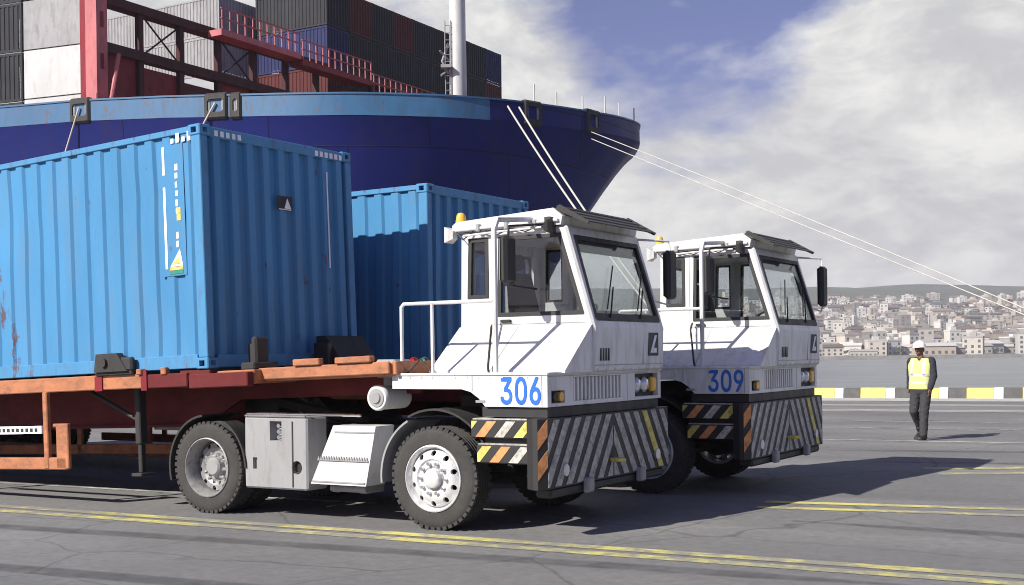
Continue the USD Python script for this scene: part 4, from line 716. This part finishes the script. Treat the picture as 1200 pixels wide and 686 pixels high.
# ------------------------------------------------------------------ mooring ropes
def rope(label, p0, p1, sag, r=.045, group=None):
    p0, p1 = np.array(p0, float), np.array(p1, float); u = np.linspace(0, 1, 26)[:, None]
    m = tube(p0 + (p1 - p0) * u - np.array([0, 0, 4 * sag]) * u * (1 - u), r, 8)
    return meta(part(None, 'mooring_rope', m, 'rope', True), label, 'rope', group)
def along(p, d): return np.array(p) + np.array([d[0], d[1], 0])
f3, f4 = on_edge(.15), on_edge(4.3)
a1 = np.array([f3[0][0], f3[0][1] - .15, f3[0][2] - .3])
for k in range(2): rope(('left' if k == 0 else 'right') + ' one of the two steep mooring ropes dropping behind tractor 306', a1 + [.55 * k, .3 * k, 0], np.array(qp(-3.6, -.9, .35)) + [.12 * k, 0, 0], .5, group='steep pair of mooring ropes')
a2 = np.array([4.2, 62.9, 12.95])
for k in range(2): rope(('upper' if k == 0 else 'lower') + ' one of the two long mooring ropes running from the bow to the far right', a2 + [.0, .0, -.35 * k], np.array(qp(12.0, -.9, .4 - .1 * k)), -.1 + .12 * k, r=.02, group='long pair of bow mooring ropes')
rope('thin mooring rope from the leftmost fairlead, slanting down behind the blue container', fair[0], np.array(qp(-42, -.5, .2)), .4)
rope('thin mooring rope from the second fairlead, slanting down behind the blue container', fair[1], np.array(qp(-38, -.5, .2)), .4)

# ------------------------------------------------------------------ the person on the quay (built facing -y)
def limb(pts):
    """pts: (x, y, z, radius) joints; every bone is the hull of the spheres at its two ends."""
    sp = [m3.Manifold.sphere(r, 16).translate((x, y, z)) for x, y, z, r in pts]
    return [m3.Manifold.batch_hull([a, b]) for a, b in zip(sp, sp[1:])]
def body(bones, edge=.022, smooth=8):
    q = m3.Manifold.batch_boolean(bones, m3.OpType.Add).refine_to_length(edge); m = merge(tm(q))
    return trimesh.smoothing.filter_taubin(m, iterations=smooth)
def ell(c, r): return m3.Manifold.sphere(1, 24).scale(r).translate(c)
PX = thing('person', 'person in white hard hat, yellow hi-vis vest and dark work clothes walking', 'person', (7.43, 22.5, 0), -44)
LA = [(.19, .02, 1.44, .058), (.255, -.03, 1.17, .045), (.255, -.17, .96, .032)]; RA = [(-.19, .02, 1.43, .058), (-.28, .15, 1.20, .045), (-.28, .12, .96, .032)]
LL = [(.095, .0, .92, .085), (.075, -.05, .51, .062), (.06, -.05, .10, .045)]; RL = [(-.095, .0, .92, .085), (-.12, -.05, .53, .062), (-.15, .27, .20, .045)]
def folds(m, amp, sc, seed):
    m = m.copy(); n = m.vertex_normals; q = m.vertices * sc; m.vertices = m.vertices + n * ((meshkit.fbm(q, 4, seed) - .45) * amp)[:, None]; return m
def hand(w, d, thumb):
    w = np.array(w); d = np.array(d, float); d /= np.linalg.norm(d); sx = np.array([0, 1., 0]); out = []
    k = w + d * .085; out += limb([(*w, .028), (*(w + d * .05), .03), (*k, .024)]) + [m3.Manifold.batch_hull([m3.Manifold.sphere(.015, 10).translate(tuple(k + sx * o)) for o in (-.032, .032)] + [m3.Manifold.sphere(.02, 10).translate(tuple(w + d * .02))])]
    cv = np.array([-np.sign(w[0]) * .02, -.004, 0])
    for o, L in ((-.032, .062), (-.011, .074), (.011, .07), (.032, .054)):
        a = k + sx * o; b = a + d * L * .55 + cv * .4; e = a + d * L + cv * 1.3; out += limb([(*a, .0105), (*b, .0095), (*e, .008)])
    a = w + d * .03 + sx * -.028; b = a + d * .03 + sx * -.025; e = b + d * .03 + sx * -.006; return out + limb([(*a, .014), (*b, .011), (*e, .009)])
torso = lambda g: limb([(-.09, 0, .95, .105 + g), (-.075, 0, 1.12, .105 + g), (-.10, .01, 1.33, .11 + g), (-.12, .02, 1.43, .065 + g)]) + limb([(.09, 0, .95, .105 + g), (.075, 0, 1.12, .105 + g), (.10, .01, 1.33, .11 + g), (.12, .02, 1.43, .065 + g)]) + [m3.Manifold.batch_hull([m3.Manifold.sphere(r + g, 16).translate((s * x, y, z)) for s in (-1, 1)]) for x, y, z, r in ((.09, 0, .95, .105), (.075, 0, 1.12, .105), (.10, .01, 1.33, .11), (.12, .02, 1.43, .065))]
tors_h = lambda g: [m3.Manifold.batch_hull([m3.Manifold.sphere(q[3] + g, 16).translate((s * q[0], q[1], q[2])) for s in (-1, 1) for q in pr]) for pr in (((.09, 0, .95, .105), (.075, 0, 1.12, .105)), ((.075, 0, 1.12, .105), (.10, .01, 1.33, .11)), ((.10, .01, 1.33, .11), (.12, .02, 1.43, .065)))]
hx = -.02
head = [ell((hx, -.005, 1.655), (.076, .098, .112)), m3.Manifold.batch_hull([ell((hx, -.045, 1.575), (.04, .045, .03)), ell((hx, -.02, 1.64), (.07, .08, .06))]), *limb([(0, .02, 1.45, .058), (hx, .01, 1.58, .054)]),
        *limb([(hx, -.098, 1.655, .010), (hx, -.116, 1.625, .016)]), *limb([(hx - .022, -.088, 1.588, .008), (hx + .022, -.088, 1.588, .008)]), ell((hx - .078, .01, 1.64), (.012, .022, .034)), ell((hx + .078, .01, 1.64), (.012, .022, .034))]
bd = part(PX, 'body', body(tors_h(-.012) + head + limb(LA) + limb(RA) + limb(LL) + limb(RL) + hand(LA[-1][:3], (.04, -.12, -1), 1) + hand(RA[-1][:3], (.1, -.25, -1), 1), .014, 6), 'skin', True)
part(PX, 'eye', [trimesh.creation.icosphere(1, .011).apply_translation([hx - .03, -.088, 1.662])], 'eye', True); part(PX, 'eye', trimesh.creation.icosphere(1, .011).apply_translation([hx + .03, -.088, 1.662]), 'eye', True)
gl = lambda pts, g: [(x, y, z, r + g) for x, y, z, r in pts]
shirt = tors_h(.012) + limb(gl(LA, .020)) + limb(gl(RA, .020))
part(PX, 'shirt', folds(body(shirt, .014, 8), .02, [18, 18, 26], 4), 'cloth', True)
part(PX, 'trousers', folds(body(limb(gl(LL, .020)[:2] + [(.06, -.05, .12, .068)]) + limb(gl(RL, .020)[:2] + [(-.15, .25, .22, .066)]) + [m3.Manifold.batch_hull([m3.Manifold.sphere(.115, 16).translate((s * .085, 0, z)) for s in (-1, 1) for z in (.90, .98)])], .014, 8), .022, [14, 14, 24], 9), 'trouser', True)
for (x, y, z), pit in (((.06, -.05, .0), 0), ((-.15, .265, .065), .5)):
    bt_ = body([m3.Manifold.batch_hull([m3.Manifold.sphere(.045, 14).translate((0, .05, .05)), m3.Manifold.sphere(.036, 14).translate((-.012, -.17, .04)), m3.Manifold.sphere(.036, 14).translate((.014, -.16, .04))]), m3.Manifold.batch_hull([m3.Manifold.sphere(.05, 14).translate((0, .03, .06)), m3.Manifold.sphere(.052, 14).translate((0, .01, .16))])], .02, 4)
    bt_.apply_transform(trimesh.transformations.rotation_matrix(pit, [1, 0, 0])); part(PX, 'boot', moved(bt_, (x, y, z)), 'boot', True)
vest = m3.Manifold.batch_boolean(tors_h(.030), m3.OpType.Add) ^ m3.Manifold.cube((.9, .9, .56)).translate((-.45, -.45, .93))
vest = vest - m3.Manifold.batch_hull([m3.Manifold.sphere(.012, 8).translate((0, -.3, 1.22)), m3.Manifold.sphere(.055, 8).translate((-.04, -.2, 1.5)), m3.Manifold.sphere(.055, 8).translate((.04, -.2, 1.5)), m3.Manifold.sphere(.05, 8).translate((0, -.05, 1.52))]) - m3.Manifold.cylinder(.3, .085, .1, 20).translate((0, .02, 1.42))
vs_ = part(PX, 'vest', tm(vest), 'vest', 50)
for z in (1.02, 1.16):
    bd_ = m3.Manifold.batch_boolean(tors_h(.034), m3.OpType.Add) ^ m3.Manifold.cube((.9, .9, .05)).translate((-.45, -.45, z)); part(PX, 'reflective_band', tm(bd_), 'silver', 50)
for s in (-1, 1):
    bd_ = (m3.Manifold.batch_boolean(tors_h(.034), m3.OpType.Add) ^ m3.Manifold.cube((.05, .9, .3)).translate((s * .115 - .025, -.45, 1.18))); part(PX, 'reflective_band', tm(bd_), 'silver', 50)
hm = (ell((hx, .0, 1.695), (.112, .135, .12)) ^ m3.Manifold.cube((1, 1, 1)).translate((-.5, -.5, 1.69)))
ht = part(PX, 'hard_hat', tm(hm), 'helmet', 40); part(PX, 'hat_brim', tm(m3.Manifold.batch_hull([ell((hx, -.02, 1.69), (.122, .15, .010)), ell((hx, -.12, 1.685), (.07, .07, .008))])), 'helmet', 40)
part(PX, 'hat_ridge', tm(ell((hx, 0, 1.70), (.022, .138, .126)) ^ m3.Manifold.cube((1, 1, 1)).translate((-.5, -.5, 1.70))), 'helmet', 40)

# ------------------------------------------------------------------ far shore: hill, sea wall, town, trees
def height(x, y):
    base = np.interp(y, [880, 892, 960, 1180, 1500, 1750, 2250, 2450, 2900], [-5, -2.6, -1.5, 5, 34, 60, 118, 124, 90])
    p = np.stack([np.asarray(x) / 260., np.asarray(y) / 260., np.zeros_like(np.asarray(x, float))], -1)
    fall = np.interp(x, [-1500, 300, 780, 1000, 1700], [.9, 1, 1, .90, .62])
    return np.where(base > 0, base * fall, base) + (meshkit.fbm(p, 5, 3) - .5) * np.clip((y - 1100) / 700, 0, 1) * 26
nx, ny = 130, 70
gx, gy = np.meshgrid(np.linspace(-1500, 2400, nx), np.r_[np.linspace(880, 1000, 14), np.linspace(1010, 2900, ny - 14)])
V = np.stack([gx, gy, height(gx, gy)], -1).reshape(-1, 3); F = []
for j in range(ny - 1):
    for i in range(nx - 1): a = j * nx + i; F += [[a, a + 1, a + nx + 1], [a, a + nx + 1, a + nx]]
meta(part(None, 'hill', trimesh.Trimesh(V, F, process=False), 'hill', True), kind='structure')
struct('sea_wall', [bx(-1500, 2400, 874, 892, -6, -2.0), ], 'seawall')
def town_building(kind):
    W, D, Hh = ((12, 9, 5.5), (18, 10, 7), (9, 9, 13), (24, 11, 5), (13, 11, 9.5), (9, 7, 4.2))[kind]
    name = ('house', 'terrace', 'tower_block', 'warehouse', 'office_block', 'cottage')[kind]
    T = thing(name, None, 'building', (0, 0, 0))
    part(T, 'wall', bx(-W / 2, W / 2, -D / 2, D / 2, -6, Hh), 'townwall', 20)
    if kind in (0, 1, 3, 5): part(T, 'roof', [pyz([(-D / 2 - .6, Hh), (D / 2 + .6, Hh), (D / 2 + .6, Hh + .25), (0, Hh + (2.6 if kind != 3 else 2.0)), (-D / 2 - .6, Hh + .25)], -W / 2 - .5, W / 2 + .5)], 'towntile' if kind != 3 else 'townwall', 20)
    else: part(T, 'roof', [cut(bx(-W / 2 - .2, W / 2 + .2, -D / 2 - .2, D / 2 + .2, Hh, Hh + 1.0), bx(-W / 2 + .3, W / 2 - .3, -D / 2 + .3, D / 2 - .3, Hh + .2, Hh + 2)), bx(-2.2, 2.2, -2, 2, Hh + .2, Hh + 3)], 'townwall', 20)
    rows = max(1, int(Hh // 3)); cols = int(W // 3.6)
    for r in range(rows):
        for c in range(cols):
            if kind in (2, 4) and c % 2 and r % 3 == 2: continue
            x = -W / 2 + (c + .5) * W / cols; part(T, 'window', bx(x - .85, x + .85, -D / 2 - .06, -D / 2 + .1, .9 + 3 * r, 2.5 + 3 * r), 'towndark', 20)
    return T
LBL = ('pale gable-roofed house on the far hillside across the bay', 'long pale terrace with pitched roof on the far shore', 'tall pale tower block standing in the far town', 'low wide warehouse along the far waterfront', 'flat-roofed pale office block in the far town', 'small pale cottage on the far hillside')
GRP = ('houses of the far town', 'terraces of the far town', 'tower blocks of the far town', 'warehouses on the far waterfront', 'office blocks of the far town', 'cottages of the far town')
protos = {}
spots, tries = [], 0
r2 = np.random.default_rng(21)
while len(spots) < 580 and tries < 30000:
    tries += 1
    y = 905 + 1040 * r2.random() ** 1.1; lo, hi = .17 * y, .46 * y; x = lo + (hi - lo) * r2.random()
    if y > 1750 and r2.random() < .45: continue
    if any(abs(x - a) < 10.5 and abs(y - b) < 20 for a, b in spots): continue
    spots.append((x, y))
for x, y in spots:
    p = r2.random()
    kind = (3 if p < .4 else 4 if p < .7 else 1 if p < .88 else 2) if y < 1050 else (2 if p < .16 else 4 if p < .36 else 1 if p < .6 else 0 if p < .85 else 5)
    z = float(height(np.array(x), np.array(y))) - .2; rz = float(r2.uniform(-28, 28)); sc = float(r2.uniform(.75, 1.25)); scl = (sc * float(r2.uniform(.85, 1.2)), sc, sc * float(r2.uniform(.8, 1.25)))
    if kind not in protos:
        protos[kind] = t = town_building(kind); meta(t, LBL[kind], None, GRP[kind]); t.GetAttribute('xformOp:translate').Set(Gf.Vec3d(x, y, z))
    else: copy_of(protos[kind], LBL[kind], (x, y, z), rz, 0, GRP[kind], scl)
leaf_v, leaf_f = [], []
for k in range(330):
    y = 915 + 900 * r2.random(); x = y * r2.uniform(.15, .46); z = float(height(np.array(x), np.array(y))); hgt = r2.uniform(4, 9.5); n = 46
    c = r2.normal(0, 1, (n, 3)); c /= np.linalg.norm(c, axis=1)[:, None]; c *= r2.uniform(.35, 1, (n, 1)) * [hgt * .62, hgt * .62, hgt * .45]; c += [x, y, z + hgt * .55]
    q = r2.normal(0, 1, (n, 3, 3)); q /= np.linalg.norm(q, axis=2)[..., None]; tri = c[:, None] + q * hgt * r2.uniform(.12, .26, (n, 1, 1))
    b0 = sum(len(v) for v in leaf_v); leaf_v.append(tri.reshape(-1, 3)); leaf_f.append(b0 + np.arange(n * 3).reshape(-1, 3))
struct('town_trees', trimesh.Trimesh(np.vstack(leaf_v), np.vstack(leaf_f), process=False), 'treeleaf', 'stuff', 'dark tree cover growing between the buildings of the far town', 'trees')
# a lamp mast and a church-like spire stand out over the roofs
for i, (x, y, hh, lb) in enumerate(((398, 1180, 32, 'tall thin white mast rising out of the far town right of centre'), (560, 1450, 26, 'white floodlight mast on the far hillside at the right edge'))):
    z = float(height(np.array(x), np.array(y))); L = thing('light_mast', lb, 'mast', (x, y, z)); part(L, 'pole', cyl((0, 0, -2), (0, 0, hh), .8, 10, .5), 'townwall'); part(L, 'lamp_head', bx(-3, 3, -.8, .8, hh - .5, hh + 1.2, .1), 'townwall')

# ------------------------------------------------------------------ haze
M['haze'] = usdkit.material(stage, '/World/Looks/sea_haze', {'v': ('principled_volume', {'color': (.86, .89, .93), 'density': .00022, 'anisotropy': .2})}, volume='v.volume')
hz = usdkit.mesh(stage, '/World/haze', bx(-3000, 3200, -700, 3300, -5.5, 190), M['haze']); meta(hz.GetPrim(), 'thin sea haze hanging over the bay and the far town', 'haze', kind='stuff')
